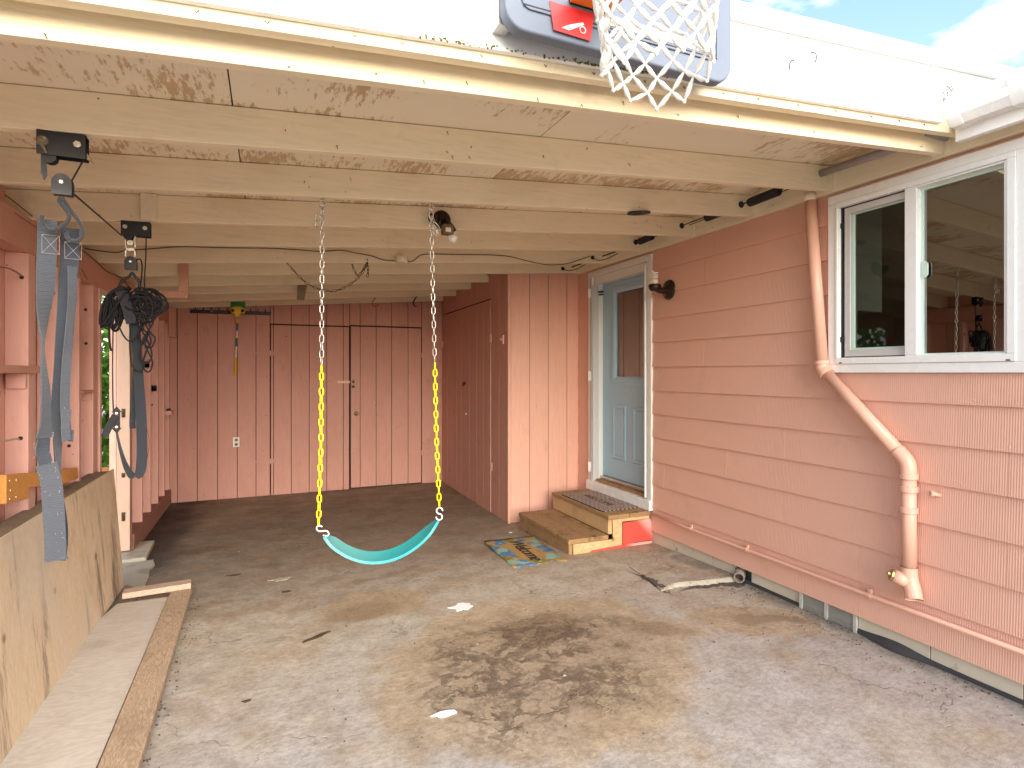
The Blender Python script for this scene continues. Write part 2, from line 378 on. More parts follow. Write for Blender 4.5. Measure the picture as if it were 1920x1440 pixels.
# mats
t = Nt('coir_floral_welcome_mat'); t.vec = t.tc.outputs['Object']
sx = t.n('ShaderNodeSeparateXYZ'); t.l(t.vec, sx.inputs[0])
c = t.mix(t.noise(60, 3, .7), (.33, .19, .05), (.50, .32, .11))
ax = t.math('ABSOLUTE', sx.outputs[0]); ay = t.math('ABSOLUTE', sx.outputs[1])
border = mxx(t.ramp(ax, .085, .12), t.ramp(ay, .20, .25))
v = t.n('ShaderNodeTexVoronoi'); v.inputs['Scale'].default_value = 11
wv = t.n('ShaderNodeVectorMath', operation='MULTIPLY_ADD'); t.l(t.noise(22, 3, .6, col=True), wv.inputs[0]); wv.inputs[1].default_value = (.05,)*3; t.l(t.vec, wv.inputs[2]); t.l(wv.outputs[0], v.inputs['Vector'])
hue = t.n('ShaderNodeSeparateXYZ'); t.l(v.outputs['Color'], hue.inputs[0])
blob = t.ramp(v.outputs['Distance'], .66, .50)
fc = t.mix(t.ramp(hue.outputs[0], .48, .5), (.07, .20, .38), (.24, .42, .36)); fc = t.mix(t.ramp(hue.outputs[1], .70, .72), fc, (.22, .20, .02))
fc = t.mix(t.ramp(v.outputs['Distance'], .20, .10, 0, .7), fc, (.35, .55, .65))
c = t.mix(t.math('MULTIPLY', blob, border), c, fc)
t.col(c); t.bump(t.noise(150, 2), .6, .004); M['mat_floral'] = t.set(Roughness=.95)

t = Nt('woven_step_mat'); t.vec = t.tc.outputs['Object']
br = t.n('ShaderNodeTexBrick'); br.inputs['Scale'].default_value = 1; br.inputs['Brick Width'].default_value = .075; br.inputs['Row Height'].default_value = .021
br.inputs['Mortar Size'].default_value = .0035; br.inputs['Color1'].default_value = (.56, .42, .36, 1); br.inputs['Color2'].default_value = (.46, .38, .34, 1); br.inputs['Mortar'].default_value = (.03, .02, .018, 1)
rr = t.n('ShaderNodeVectorRotate', rotation_type='Z_AXIS'); rr.inputs['Angle'].default_value = PI/2; t.l(t.vec, rr.inputs[0]); t.l(rr.outputs[0], br.inputs['Vector'])
c = t.mix(t.ramp(t.noise(12, 5, .7), .5, .7, 0, .6), br.outputs[0], (.12, .09, .07))
t.col(c); t.bump(br.outputs['Fac'], .8, -.003); M['mat_woven'] = t.set(Roughness=.9)
M['mat_panel'] = m_plain('tan_mat_label', (.34, .25, .18), .9, var=.2, bump=.5)
M['mat_ink'] = m_plain('dark_mat_lettering', (.03, .018, .015), .9)

t = Nt('red_painted_plywood'); t.rand_vec()
c = t.mix(t.noise(6, 5), (.62, .06, .045), (.72, .10, .07))
sx = t.n('ShaderNodeSeparateXYZ'); t.l(t.tc.outputs['Object'], sx.inputs[0])
spray = t.math('MULTIPLY', t.ramp(t.math('ADD', sx.outputs[0], t.math('MULTIPLY', sx.outputs[2], .9)), .04, .16), t.ramp(t.noise(3, 3), .2, .5))
c = t.mix(spray, c, (.70, .38, .33)); c = t.mix(t.ramp(t.noise(40, 4, .8), .68, .72, 0, .7), c, (.75, .6, .55))
t.col(c); M['redply'] = t.set(Roughness=.5)

t = Nt('leaf_green')
oi = t.n('ShaderNodeObjectInfo'); g = t.n('ShaderNodeNewGeometry')
c = t.mix(g.outputs['Random Per Island'], (.05, .16, .015), (.17, .36, .03))
t.col(c); t.b.inputs['Transmission Weight'].default_value = 0; 
tl = t.n('ShaderNodeBsdfTranslucent'); t.l(c, tl.inputs[0]); ms = t.n('ShaderNodeMixShader'); ms.inputs[0].default_value = .45
t.l(t.b.outputs[0], ms.inputs[1]); t.l(tl.outputs[0], ms.inputs[2]); t.l(ms.outputs[0], t.out.inputs[0])
M['leaf'] = t.set(Roughness=.5)
M['stem'] = m_plain('brown_stem', (.09, .06, .035), .9)
M['moss'] = m_plain('green_moss', (.13, .15, .01), .95, var=.4, bump=.5)

# ------------------------------------------------------------------ geometry helpers
WL = {}                                  # world location of every object made
class G:
    """collects polygons (world coordinates) for one mesh"""
    def __init__(s): s.v, s.f = [], []
    def add(s, vs, fs):
        k = len(s.v); s.v += [tuple(v) for v in vs]; s.f += [tuple(i+k for i in f) for f in fs]; return s
    def box(s, x0, x1, y0, y1, z0, z1, m=None):
        vs = [Vector((x, y, z)) for z in (z0, z1) for y in (y0, y1) for x in (x0, x1)]
        if m: vs = [m @ v for v in vs]
        return s.add(vs, [(0, 2, 3, 1), (4, 5, 7, 6), (0, 1, 5, 4), (2, 6, 7, 3), (0, 4, 6, 2), (1, 3, 7, 5)])
    def hexa(s, bot, top):               # 4 bottom + 4 top points, both counter-clockwise seen from above
        return s.add(list(bot)+list(top), [(3, 2, 1, 0), (4, 5, 6, 7), (0, 1, 5, 4), (1, 2, 6, 5), (2, 3, 7, 6), (3, 0, 4, 7)])
    def prism(s, poly, d):               # poly: list of points (ccw seen against d), extruded by vector d
        n = len(poly); d = Vector(d)
        return s.add([Vector(p) for p in poly]+[Vector(p)+d for p in poly],
                     [tuple(range(n))[::-1], tuple(range(n, 2*n))]+[(i, (i+1) % n, n+(i+1) % n, n+i) for i in range(n)])
    def tube(s, pts, r, n=8, closed=False, cap=True):
        pts = [Vector(p) for p in pts]; N = len(pts)
        rr = r if isinstance(r, (list, tuple)) else [r]*N
        T = []
        for i in range(N):
            a = pts[(i-1) % N] if (closed or i) else pts[0]; b = pts[(i+1) % N] if (closed or i < N-1) else pts[-1]
            T.append((b-a).normalized())
        u = T[0].orthogonal().normalized(); vs = []
        for i in range(N):
            u = (u - T[i]*u.dot(T[i])).normalized(); w = T[i].cross(u)
            for k in range(n):
                a = 2*PI*k/n; vs.append(pts[i]+(u*math.cos(a)+w*math.sin(a))*rr[i])
        fs = []
        for i in range(N if closed else N-1):
            j = (i+1) % N
            for k in range(n): fs.append((i*n+k, i*n+(k+1) % n, j*n+(k+1) % n, j*n+k))
        if cap and not closed: fs += [tuple(range(n))[::-1], tuple((N-1)*n+k for k in range(n))]
        return s.add(vs, fs)
    def lathe(s, prof, c, axis=(0, 0, 1), n=24):   # prof: (radius, height along axis)
        ax = Vector(axis).normalized(); u = ax.orthogonal().normalized(); w = ax.cross(u); c = Vector(c)
        vs = [c+ax*h+(u*math.cos(2*PI*k/n)+w*math.sin(2*PI*k/n))*max(r, 1e-5) for r, h in prof for k in range(n)]
        fs = [(i*n+k, i*n+(k+1) % n, (i+1)*n+(k+1) % n, (i+1)*n+k) for i in range(len(prof)-1) for k in range(n)]
        return s.add(vs, fs)
    def ribbon(s, pts, width, th=.0022, xdir=(1, 0, 0)):
        """webbing: pts are (x, y, z, turn in degrees about the vertical)"""
        W_ = width if isinstance(width, (list, tuple)) else [width]*len(pts)
        vs, N = [], len(pts)
        for i, p in enumerate(pts):
            a = math.radians(p[3]); wd = Vector((math.cos(a)*.965-math.sin(a)*.26, math.cos(a)*.26+math.sin(a)*.965, 0)).normalized()
            a0 = Vector(pts[max(i-1, 0)][:3]); a1 = Vector(pts[min(i+1, N-1)][:3]); tg = (a1-a0).normalized()
            nrm = tg.cross(wd).normalized(); c = Vector(p[:3]); h = W_[i]/2
            wd2 = nrm.cross(tg).normalized()
            vs += [c-wd2*h-nrm*th, c+wd2*h-nrm*th, c+wd2*h+nrm*th, c-wd2*h+nrm*th]
        fs = [(0, 1, 2, 3)[::-1], tuple((N-1)*4+k for k in range(4))]
        for i in range(N-1):
            for k in range(4): fs.append((i*4+k, i*4+(k+1) % 4, (i+1)*4+(k+1) % 4, (i+1)*4+k))
        return s.add(vs, fs)

def smooth_path(pts, k=6):
    """Catmull-Rom through the points (any tuple length)"""
    out = []; n = len(pts)
    for i in range(n-1):
        p0, p1, p2, p3 = pts[max(i-1, 0)], pts[i], pts[i+1], pts[min(i+2, n-1)]
        for j in range(k):
            u = j/k
            out.append(tuple(.5*(2*b+(c-a)*u+(2*a-5*b+4*c-d)*u*u+(3*b-a-3*c+d)*u**3) for a, b, c, d in zip(p0, p1, p2, p3)))
    out.append(tuple(pts[-1])); return out

def obj(name, g, mat, parent=None, smooth=False, bevel=0.0, origin=None):
    vs = [Vector(v) for v in g.v]
    if origin is None:
        lo = Vector([min(v[i] for v in vs) for i in range(3)]); hi = Vector([max(v[i] for v in vs) for i in range(3)]); origin = (lo+hi)/2
    origin = Vector(origin)
    me = bpy.data.meshes.new(name); me.from_pydata([v-origin for v in vs], [], g.f); me.validate()
    me.materials.append(M[mat] if isinstance(mat, str) else mat)
    if smooth: me.polygons.foreach_set('use_smooth', [True]*len(me.polygons))
    o = bpy.data.objects.new(name, me); C.objects.link(o); WL[o.name] = origin
    if parent: o.parent = parent; o.location = origin-WL[parent.name]
    else: o.location = origin
    if bevel:
        b = o.modifiers.new('bevel', 'BEVEL'); b.width = bevel; b.segments = 2; b.limit_method = 'ANGLE'; b.angle_limit = math.radians(40)
        me.polygons.foreach_set('use_smooth', [True]*len(me.polygons)); b.harden_normals = True
    return o
def inst(name, mesh, parent, loc, rot=(0, 0, 0), scale=(1, 1, 1)):
    o = bpy.data.objects.new(name, mesh); C.objects.link(o); WL[o.name] = Vector(loc)
    o.parent = parent; o.location = Vector(loc)-WL[parent.name]; o.rotation_euler = rot; o.scale = scale
    return o
def tag(o, label, cat, group=None):
    o['label'] = label; o['category'] = cat
    if group: o['group'] = group
    return o
def thing(name, label, cat, loc, group=None):
    o = bpy.data.objects.new(name, None); C.objects.link(o); o.location = loc; o.empty_display_size = .05
    WL[o.name] = Vector(loc); return tag(o, label, cat, group)
def text_mesh(body, size, extrude, shear=0.0, spacing=1.0):
    cu = bpy.data.curves.new('lettering', 'FONT'); cu.body = body; cu.size = size; cu.extrude = extrude
    cu.shear = shear; cu.space_character = spacing; cu.align_x = 'CENTER'; cu.align_y = 'CENTER'
    to = bpy.data.objects.new('tmp', cu); C.objects.link(to); bpy.context.view_layer.update()
    me = bpy.data.meshes.new_from_object(to.evaluated_get(bpy.context.evaluated_depsgraph_get()))
    bpy.data.objects.remove(to); return me
def lettering(body, size, mat, parent, m4, extrude=.0008, shear=0.0, spacing=1.0):
    me = text_mesh(body, size, extrude, shear, spacing); me.materials.clear(); me.materials.append(M[mat])
    g = G(); g.v = [tuple(m4 @ v.co) for v in me.vertices]; g.f = [tuple(p.vertices) for p in me.polygons]
    return obj('lettering', g, mat, parent)
def jb(x): return 2.4977+.0761*(x-2.9474)     # underside of the sloping joists at x
def gz(y):                                     # level of the slab
    return 0.0 if y < 3.9 else -.06*min(1, (y-3.9)/1.4)

# ------------------------------------------------------------------ paths of straps, chains and cables (metres)
STRAP_A = [(-0.661, 2.36, 1.949, 0.0), (-0.662, 2.36, 1.865, 0.0), (-0.664, 2.36, 1.796, 8.0), (-0.666, 2.36, 1.726, 25.0), (-0.671, 2.36, 1.656, 50.0), (-0.673, 2.36, 1.587, 72.0), (-0.673, 2.36, 1.535, 85.0), (-0.671, 2.36, 1.465, 75.0), (-0.666, 2.36, 1.396, 66.0), (-0.665, 2.36, 1.326, 62.0), (-0.666, 2.36, 1.274, 55.0), (-0.671, 2.36, 1.231, 35.0), (-0.673, 2.36, 1.195, 10.0), (-0.664, 2.36, 1.152, -12.0), (-0.652, 2.36, 1.099, -14.0), (-0.647, 2.36, 1.038, -6.0), (-0.643, 2.36, 0.959, 0.0), (-0.64, 2.36, 0.88, 0.0), (-0.64, 2.36, 0.836, 0.0)]
STRAP_B = [(-0.649, 2.405, 0.821, 0.0), (-0.646, 2.405, 0.851, 0.0), (-0.642, 2.405, 0.913, 25.0), (-0.641, 2.405, 1.002, 60.0), (-0.644, 2.405, 1.091, 75.0), (-0.646, 2.405, 1.18, 70.0), (-0.645, 2.405, 1.27, 55.0), (-0.641, 2.405, 1.359, 35.0), (-0.635, 2.405, 1.448, 30.0), (-0.629, 2.405, 1.555, 25.0), (-0.623, 2.405, 1.663, 15.0), (-0.618, 2.405, 1.771, 8.0), (-0.613, 2.405, 1.843, 0.0), (-0.612, 2.405, 1.937, 0.0)]
STRAP_C = [(-0.601, 2.385, 1.805, 25.0), (-0.602, 2.385, 1.698, 40.0), (-0.61, 2.385, 1.59, 45.0), (-0.617, 2.385, 1.484, 35.0), (-0.621, 2.385, 1.377, 30.0), (-0.62, 2.385, 1.306, 35.0), (-0.615, 2.385, 1.228, 35.0)]
FSTRAP = [(-0.725, 3.56, 1.829, 80.0), (-0.729, 3.56, 1.665, 80.0), (-0.731, 3.56, 1.447, 80.0), (-0.727, 3.56, 1.256, 78.0), (-0.711, 3.56, 1.133, 70.0), (-0.693, 3.56, 1.036, 55.0), (-0.67, 3.56, 0.958, 35.0), (-0.642, 3.56, 0.912, 10.0), (-0.614, 3.56, 0.932, -5.0), (-0.605, 3.56, 1.003, 0.0), (-0.605, 3.56, 1.114, 5.0), (-0.61, 3.56, 1.253, 10.0), (-0.617, 3.56, 1.392, 25.0), (-0.624, 3.56, 1.53, 30.0), (-0.631, 3.56, 1.64, 20.0), (-0.649, 3.56, 1.75, 10.0), (-0.67, 3.56, 1.832, 10.0), (-0.684, 3.56, 1.869, 10.0)]
FSTRAP_TAIL = [(-0.714, 3.54, 1.235, 0.0), (-0.729, 3.54, 1.203, 0.0), (-0.745, 3.54, 1.169, 0.0), (-0.761, 3.54, 1.129, 0.0)]
FSTRAP_TAIL2 = [(-0.632, 3.58, 1.614, 60.0), (-0.641, 3.58, 1.447, 60.0), (-0.646, 3.58, 1.308, 40.0), (-0.65, 3.58, 1.197, 30.0), (-0.648, 3.58, 1.159, 30.0)]
SEAT = [(0.237, 2.88, 0.672), (0.27, 2.88, 0.628), (0.326, 2.88, 0.58), (0.393, 2.88, 0.543), (0.463, 2.88, 0.524), (0.54, 2.88, 0.524), (0.614, 2.88, 0.543), (0.687, 2.88, 0.582), (0.744, 2.88, 0.632), (0.788, 2.88, 0.69)]
SEATB = [(0.251, 3.02, 0.655), (0.298, 3.02, 0.629), (0.355, 3.02, 0.585), (0.42, 3.02, 0.55), (0.486, 3.02, 0.533), (0.567, 3.02, 0.534), (0.644, 3.02, 0.558), (0.714, 3.02, 0.6), (0.771, 3.02, 0.639), (0.821, 3.02, 0.671)]
DCHAIN = [(0.113, 4.13, 2.168), (0.155, 4.13, 2.118), (0.211, 4.13, 2.062), (0.285, 4.13, 2.02), (0.374, 4.13, 2.004), (0.457, 4.13, 2.027), (0.538, 4.13, 2.083), (0.592, 4.13, 2.149), (0.624, 4.13, 2.219)]
DCHAIN2 = [(0.52, 4.13, 2.199), (0.538, 4.13, 2.153), (0.563, 4.13, 2.125), (0.599, 4.13, 2.172), (0.624, 4.13, 2.219)]
DCHAIN3 = [(0.624, 4.13, 2.219), (0.628, 4.13, 2.167), (0.624, 4.13, 2.118)]
CABLE = [(-1.12, 4.66, 2.277), (-1.034, 4.66, 2.267), (-0.945, 4.66, 2.264), (-0.886, 4.66, 2.283), (-0.718, 4.66, 2.312), (-0.56, 4.66, 2.338), (-0.296, 4.66, 2.354), (-0.018, 4.66, 2.375), (0.201, 4.66, 2.382), (0.352, 4.66, 2.383), (0.508, 4.66, 2.405), (0.627, 4.66, 2.394), (0.749, 4.66, 2.38), (0.832, 4.66, 2.357), (0.925, 4.66, 2.356)]
CABLE2 = [(1.024, 4.66, 2.355), (1.08, 4.66, 2.368), (1.133, 4.66, 2.416), (1.222, 4.66, 2.436), (1.45, 4.66, 2.451), (1.735, 4.66, 2.471), (1.934, 4.66, 2.473), (2.139, 4.66, 2.443), (2.323, 4.66, 2.429), (2.486, 4.66, 2.451), (2.625, 4.66, 2.496), (2.75, 4.66, 2.546)]
ROPE_AB = [(-0.774, 3.0, 2.237), (-0.712, 3.0, 2.189), (-0.647, 3.0, 2.133), (-0.576, 3.0, 2.076)]
VINE = [(-1.045, 3.211, 2.22), (-1.045, 3.326, 2.216), (-1.045, 3.519, 2.206), (-1.045, 3.701, 2.196), (-1.045, 3.905, 2.186), (-1.045, 4.293, 2.201), (-1.045, 4.646, 2.186), (-1.045, 4.92, 2.166), (-1.045, 5.318, 2.181), (-1.045, 5.691, 2.149)]
LWIRE1 = [(-1.06, 3.049, 1.886), (-1.06, 3.202, 1.905), (-1.06, 3.285, 1.914), (-1.06, 3.374, 1.912), (-1.06, 3.436, 1.904)]
LWIRE2 = [(-1.06, 3.049, 1.17), (-1.06, 3.202, 1.155), (-1.06, 3.285, 1.149), (-1.06, 3.374, 1.147), (-1.06, 3.411, 1.14)]
REDWIRE = [(-1.03, 6.015, 1.445), (-1.03, 6.109, 1.349), (-1.03, 6.062, 1.232), (-1.03, 6.085, 1.065), (-1.03, 6.332, 0.9), (-1.03, 6.41, 0.793), (-1.03, 6.281, 0.635), (-1.03, 6.109, 0.516)]
# ================================================================== SETTING
def structure(o): o['kind'] = 'structure'; return o
g = G(); R_ = 220
ring = [(-R_, -R_), (R_, -R_), (R_, R_), (-R_, R_)]
g.add([(x, y, -.1) for x, y in ring], [(0, 1, 2, 3)])
t = Nt('rough_yard_ground'); t.vec = t.tc.outputs['Object']
t.col(t.mix(t.noise(.8, 6, .6), (.30, .28, .24), (.40, .37, .33))); t.bump(t.noise(20, 5), .5, .01); M['yard'] = t.set(Roughness=.9)
structure(obj('ground', g, 'yard', origin=(0, 0, 0)))
# concrete slab, a fine grid so that it can dip towards the back and be slightly uneven
g = G(); nx, ny = 60, 130; x0, x1, y0, y1 = -1.6, 3.15, -6.0, 8.3
def gy(j): return y0+(y1-y0)*j/ny
for j in range(ny+1):
    for i in range(nx+1):
        x = x0+(x1-x0)*i/nx; y = gy(j)
        g.v.append((x, y, gz(y)+.006*(mnoise.noise(Vector((x*.9, y*.9, 0))))))
for j in range(ny):
    for i in range(nx):
        a = j*(nx+1)+i; g.f.append((a, a+1, a+nx+2, a+nx+1))
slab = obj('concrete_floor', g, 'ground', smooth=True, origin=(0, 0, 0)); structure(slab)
# raised, broken slab edge beside the house
front = [(2.372, 3.135), (2.42, 3.155), (2.49, 3.175), (2.57, 3.160), (2.65, 3.145), (2.73, 3.125), (2.81, 3.115), (2.90, 3.105), (3.0, 3.085)]
back = [(2.41, 3.30), (2.45, 3.62), (2.55, 3.70), (2.65, 3.72), (2.75, 3.74), (2.82, 3.76), (2.90, 3.78), (2.95, 3.8), (3.0, 3.8)]
g = G(); n = len(front)
for k, (x, y) in enumerate(front): g.v.append((x, y, .010+.016*min(1, k/3)))
for x, y in back: g.v.append((x, y, .006))
g.f = [(k, k+1, n+k+1, n+k) for k in range(n-1)]
structure(obj('raised_slab', g, 'ground', origin=(0, 0, 0)))
rn = random.Random(77); g = G(); fine_ = []
for k in range(n-1):
    for q_ in range(5):
        u = q_/5; fine_.append((front[k][0]*(1-u)+front[k+1][0]*u, front[k][1]*(1-u)+front[k+1][1]*u+rn.uniform(-.004, .004), .011+.016*min(1, (k+u)/3)))
wd_ = [max(.002, (.020+.012*mnoise.noise(Vector((p[0]*14, 0, 3))))*min(1, 6*i_/len(fine_)+.1)+rn.uniform(-.006, .006)) for i_, p in enumerate(fine_)]
for k in range(len(fine_)-1):
    (xa, ya, za), (xb, yb, zb) = fine_[k], fine_[k+1]; ma, mb = rn.uniform(.3, .7), rn.uniform(.3, .7)
    g.add([(xa, ya+.004, za), (xb, yb+.004, zb), (xb, yb-wd_[k+1]*.5, zb*.55), (xa, ya-wd_[k]*.5, za*.55), (xb, yb-wd_[k+1], -.004), (xa, ya-wd_[k], -.004)], [(3, 2, 1, 0), (5, 4, 2, 3)])
structure(obj('broken_slab_edge', g, 'footing', origin=(0, 0, 0)))
# footing strip under the left wall and the small pad by the post
edge = [(-.80, 1.0), (-.80, 3.0), (-.80, 3.9), (-.79, 4.35), (-.785, 4.7), (-.80, 4.95), (-.825, 5.15), (-.815, 5.3), (-.85, 5.46)]
poly = [(-1.3, 5.46), (-1.3, 4.9), (-1.3, 3.9), (-1.3, 1.0)]+edge
g = G(); g.prism([(x, y, -.08) for x, y in poly], (0, 0, 0.088)); g.v = [(x, y, z if z < -.05 else gz(y)+.010) for x, y, z in g.v]; structure(obj('footing', g, 'footing'))
g = G(); g.prism([(-1.2, 5.47, -.07), (-.90, 5.47, -.07), (-.925, 6.0, -.07), (-1.2, 6.03, -.07)], (0, 0, .042)); structure(obj('footing', g, 'footing', bevel=.006))

# ================================================================== HOUSE
house = thing('house', 'pink house wall with fluted shingle siding, white window, pale blue door and white gutter', 'house', (3.0, 3.0, 0))
OPEN = [(4.065, 5.13, .262, 2.466), (1.36, 2.358, 1.448, 2.470)]       # door, window (y0, y1, z0, z1)
def subtract(r, cuts):
    out = [r]
    for c in cuts:
        nx_ = []
        for (a, b, z0_, z1_) in out:
            if b <= c[0] or a >= c[1] or z1_ <= c[2] or z0_ >= c[3]: nx_.append((a, b, z0_, z1_)); continue
            if a < c[0]: nx_.append((a, c[0], z0_, z1_))
            if b > c[1]: nx_.append((c[1], b, z0_, z1_))
            lo, hi = max(a, c[0]), min(b, c[1])
            if z0_ < c[2]: nx_.append((lo, hi, z0_, c[2]))
            if z1_ > c[3]: nx_.append((lo, hi, c[3], z1_))
        out = nx_
    return [r for r in out if r[1]-r[0] > .004 and r[3]-r[2] > .003]
zs = [.10, .295, .495, .697, .90, 1.097, 1.297, 1.497, 1.703, 1.902, 2.108, 2.31, 2.487]
first_joint = [.95, .33, 1.47, .75, .05, 1.16, .62, 1.02, .40, 1.0, .98, .88]
for k in range(len(zs)-1):
    z0_, z1_ = zs[k], zs[k+1]
    ys = [-.6]; y = {1: 2.17, 4: 1.464, 8: 3.427, 9: 3.427, 10: 3.42, 11: 3.32, 7: 3.43, 6: 1.1, 5: 2.9}.get(k, first_joint[k])
    while y > -.4: y -= 1.22
    y += 1.22
    while y < 5.36: ys.append(y); y += 1.22
    ys.append(5.368)
    for a, b in zip(ys[:-1], ys[1:]):
        g = G()
        for (p, q_, r, s_) in subtract((a+.0006, b-.0006, z0_, z1_), OPEN):
            xo = lambda z: 2.9795+.0115*(z-z0_)/(z1_-z0_)
            r = r+(.002 if abs(r-z0_) < 1e-6 and k else 0); top = s_+(.006 if abs(s_-z1_) < 1e-6 and k < len(zs)-2 else 0)
            xt = min(2.9915, xo(top)); w = random.uniform(-.0008, .0008)
            g.prism([(xo(r)+w, p, r), (3.0, p, r), (3.0, p, top), (xt+w, p, top)], (0, q_-p, 0))
        if g.v: obj('siding_shingle', g, 'siding', house)
g = G()                                                     # sheathing wall with the two openings
for (p, q_, r, s_) in subtract((-1.0, 8.2, .10, 2.60), [(4.12, 5.05, .33, 2.412), (1.42, 2.31, 1.50, 2.42)]): g.box(3.001, 3.12, p, q_, r, s_)
obj('wall', g, 'void', house)
for a, b in ((-.6, .2), (.2, 1.0), (1.0, 1.42), (1.422, 1.81), (1.812, 2.195), (2.575, 2.98), (3.13, 3.36), (3.362, 3.7), (3.702, 4.1), (4.102, 4.6), (4.602, 5.36)):
    obj('foundation_block', G().box(3.004, 3.15, a, b-.003, -.1, .118), 'foundation', house, bevel=.002)
obj('foundation_block', G().box(3.004, 3.15, 2.195, 2.575, -.1, -.004), 'foundation', house)
obj('foundation_block', G().box(3.06, 3.15, 2.98, 3.13, -.1, .118), 'mesh_dark', house)
g = G(); rn = random.Random(17)                             # siding nails
for k in range(len(zs)-1):
    y = -.5+.13*k
    while y < 5.3:
        z = zs[k]+rn.uniform(.018, .03); yy = y+rn.uniform(-.03, .03)
        if not any(c[0]-.02 < yy < c[1]+.02 and c[2]-.02 < z < c[3]+.02 for c in OPEN): g.lathe([(0, .0022), (.0035, .0016), (.0045, 0)], (2.9812, yy, z), (-1, 0, 0), 7)
        y += rn.choice((.30, .30, .41))
o = obj('siding_nail', g, 'pink_metal', house); o['kind'] = 'stuff'
# vent in the foundation
vent = obj('foundation_vent', G().box(3.03, 3.04, 2.195, 2.575, 0, .115), 'mesh_dark', house)
for k in range(14): obj('louvre', G().box(2.992, 3.028, 2.215, 2.555, .004+.0078*k, .0065+.0078*k, Matrix.Translation((0, 0, 0))), 'vent_metal', vent)
for a in (2.195, 2.38, 2.555): obj('vent_frame', G().box(2.988, 3.03, a, a+.020, -.002, .112), 'vent_metal', vent)
# ledger under the carport roof
obj('ledger', G().box(2.956, 2.999, -.9, 5.366, 2.489, 2.66), 'cream', house, bevel=.003)
# window
win = obj('window', G().box(2.966, 2.990, 1.362, 2.356, 2.420, 2.468).box(2.966, 2.990, 1.362, 2.356, 1.450, 1.499).box(2.966, 2.990, 2.305, 2.356, 1.499, 2.420).box(2.966, 2.990, 1.362, 1.428, 1.499, 2.420), 'white_vinyl', house, bevel=.003)
def frame(y0_, y1_, z0_, z1_, x0_, x1_, wl, wr, wb_, wt):
    return G().box(x0_, x1_, y0_, y1_, z1_-wt, z1_).box(x0_, x1_, y0_, y1_, z0_, z0_+wb_).box(x0_, x1_, y0_, y0_+wl, z0_+wb_, z1_-wt).box(x0_, x1_, y1_-wr, y1_, z0_+wb_, z1_-wt)
obj('window_frame', frame(1.428, 2.305, 1.500, 2.419, 2.960, 3.03, .034, .014, .035, .028), 'white_vinyl', win, bevel=.003)
obj('window_frame', frame(1.463, 1.915, 1.535, 2.391, 2.970, 3.02, .014, .060, .006, .010), 'white_vinyl', win, bevel=.003)
obj('sash_track', frame(1.915, 2.291, 1.535, 2.391, 2.992, 3.05, .0, .008, .004, .006), 'black', win)
obj('screen_frame', frame(1.917, 2.268, 1.541, 2.384, 2.990, 3.002, .004, .034, .036, .036), 'grey_sash', win, bevel=.002)
obj('sash_frame', frame(1.917, 2.240, 1.577, 2.350, 3.008, 3.03, .004, .022, .012, .010), 'latchgreen', win)
obj('sash_frame', frame(1.477, 1.855, 1.541, 2.381, 3.004, 3.03, .004, .014, .006, .014), 'latchgreen', win)
obj('glass_pane', G().box(3.014, 3.018, 1.921, 2.234, 1.578, 2.348), 'screen_glass', win)
obj('glass_pane', G().box(3.012, 3.016, 1.479, 1.842, 1.545, 2.370), 'glass', win)
g = G(); g.prism([(3.002, 1.842+.02*0, 1.925), (3.002, 1.842, 1.925+.085), (3.002, 1.828, 1.925+.085), (3.002, 1.815, 1.925+.07), (3.002, 1.815, 1.94), (3.002, 1.828, 1.925)], (-.008, 0, 0))
obj('window_latch', g, 'latchgreen', win, bevel=.002)
for z in (2.29, 1.64): obj('screen_clip', G().box(2.984, 2.991, 2.268, 2.292, z-.014, z+.014), 'black', win)
for y in (2.27, 1.455): obj('weep_hole', G().box(2.9585, 2.9605, y-.008, y+.008, 1.503, 1.509), 'black', win)
# back door
df = obj('door_frame', G().box(2.968, 2.998, 4.066, 5.128, 2.413, 2.466).box(2.968, 2.998, 4.066, 4.122, .36, 2.413).box(2.968, 2.998, 5.052, 5.128, .36, 2.413), 'trim_white', house, bevel=.003)
obj('door_sill', G().box(2.950, 3.0, 4.066, 5.145, .272, .360), 'white_vinyl', df, bevel=.004)
obj('door_jamb', G().box(3.0, 3.118, 5.032, 5.052, .33, 2.412).box(3.0, 3.118, 4.122, 4.138, .33, 2.412).box(3.0, 3.118, 4.138, 5.032, 2.340, 2.412), 'trim_white', df)
obj('storm_strip', G().box(2.962, 2.9675, 5.052, 5.078, .36, 2.40).box(2.962, 3.03, 5.0265, 5.0315, .37, 2.33), 'grey_sash', df)
obj('storm_strip', G().box(2.958, 3.03, 4.138, 4.150, .37, 2.395), 'white_vinyl', df, bevel=.002)
for z in (2.253, 1.417, .50): obj('hinge', G().box(2.955, 2.967, 5.060, 5.110, z-.045, z+.045).tube([(2.952, 5.085, z-.05), (2.952, 5.085, z+.05)], .008, 8), 'white_metal', df, bevel=.002)
obj('door_closer_bracket', G().box(3.02, 3.05, 4.96, 5.025, 2.255, 2.268).box(3.02, 3.05, 4.96, 5.015, 2.228, 2.238), 'black', df)
obj('threshold', G().box(2.998, 3.10, 4.138, 5.032, .335, .385), 'step_top', df, bevel=.004)
obj('threshold', G().box(3.05, 3.12, 4.138, 5.032, .387, .415), 'galv', df, bevel=.003)
door = obj('back_door', G().box(3.082, 3.118, 4.140, 4.33, .42, 2.335).box(3.082, 3.118, 4.78, 5.030, .42, 2.335).box(3.082, 3.118, 4.33, 4.78, 2.232, 2.335).box(3.082, 3.118, 4.33, 4.78, .42, 1.40), 'blue_door', house)
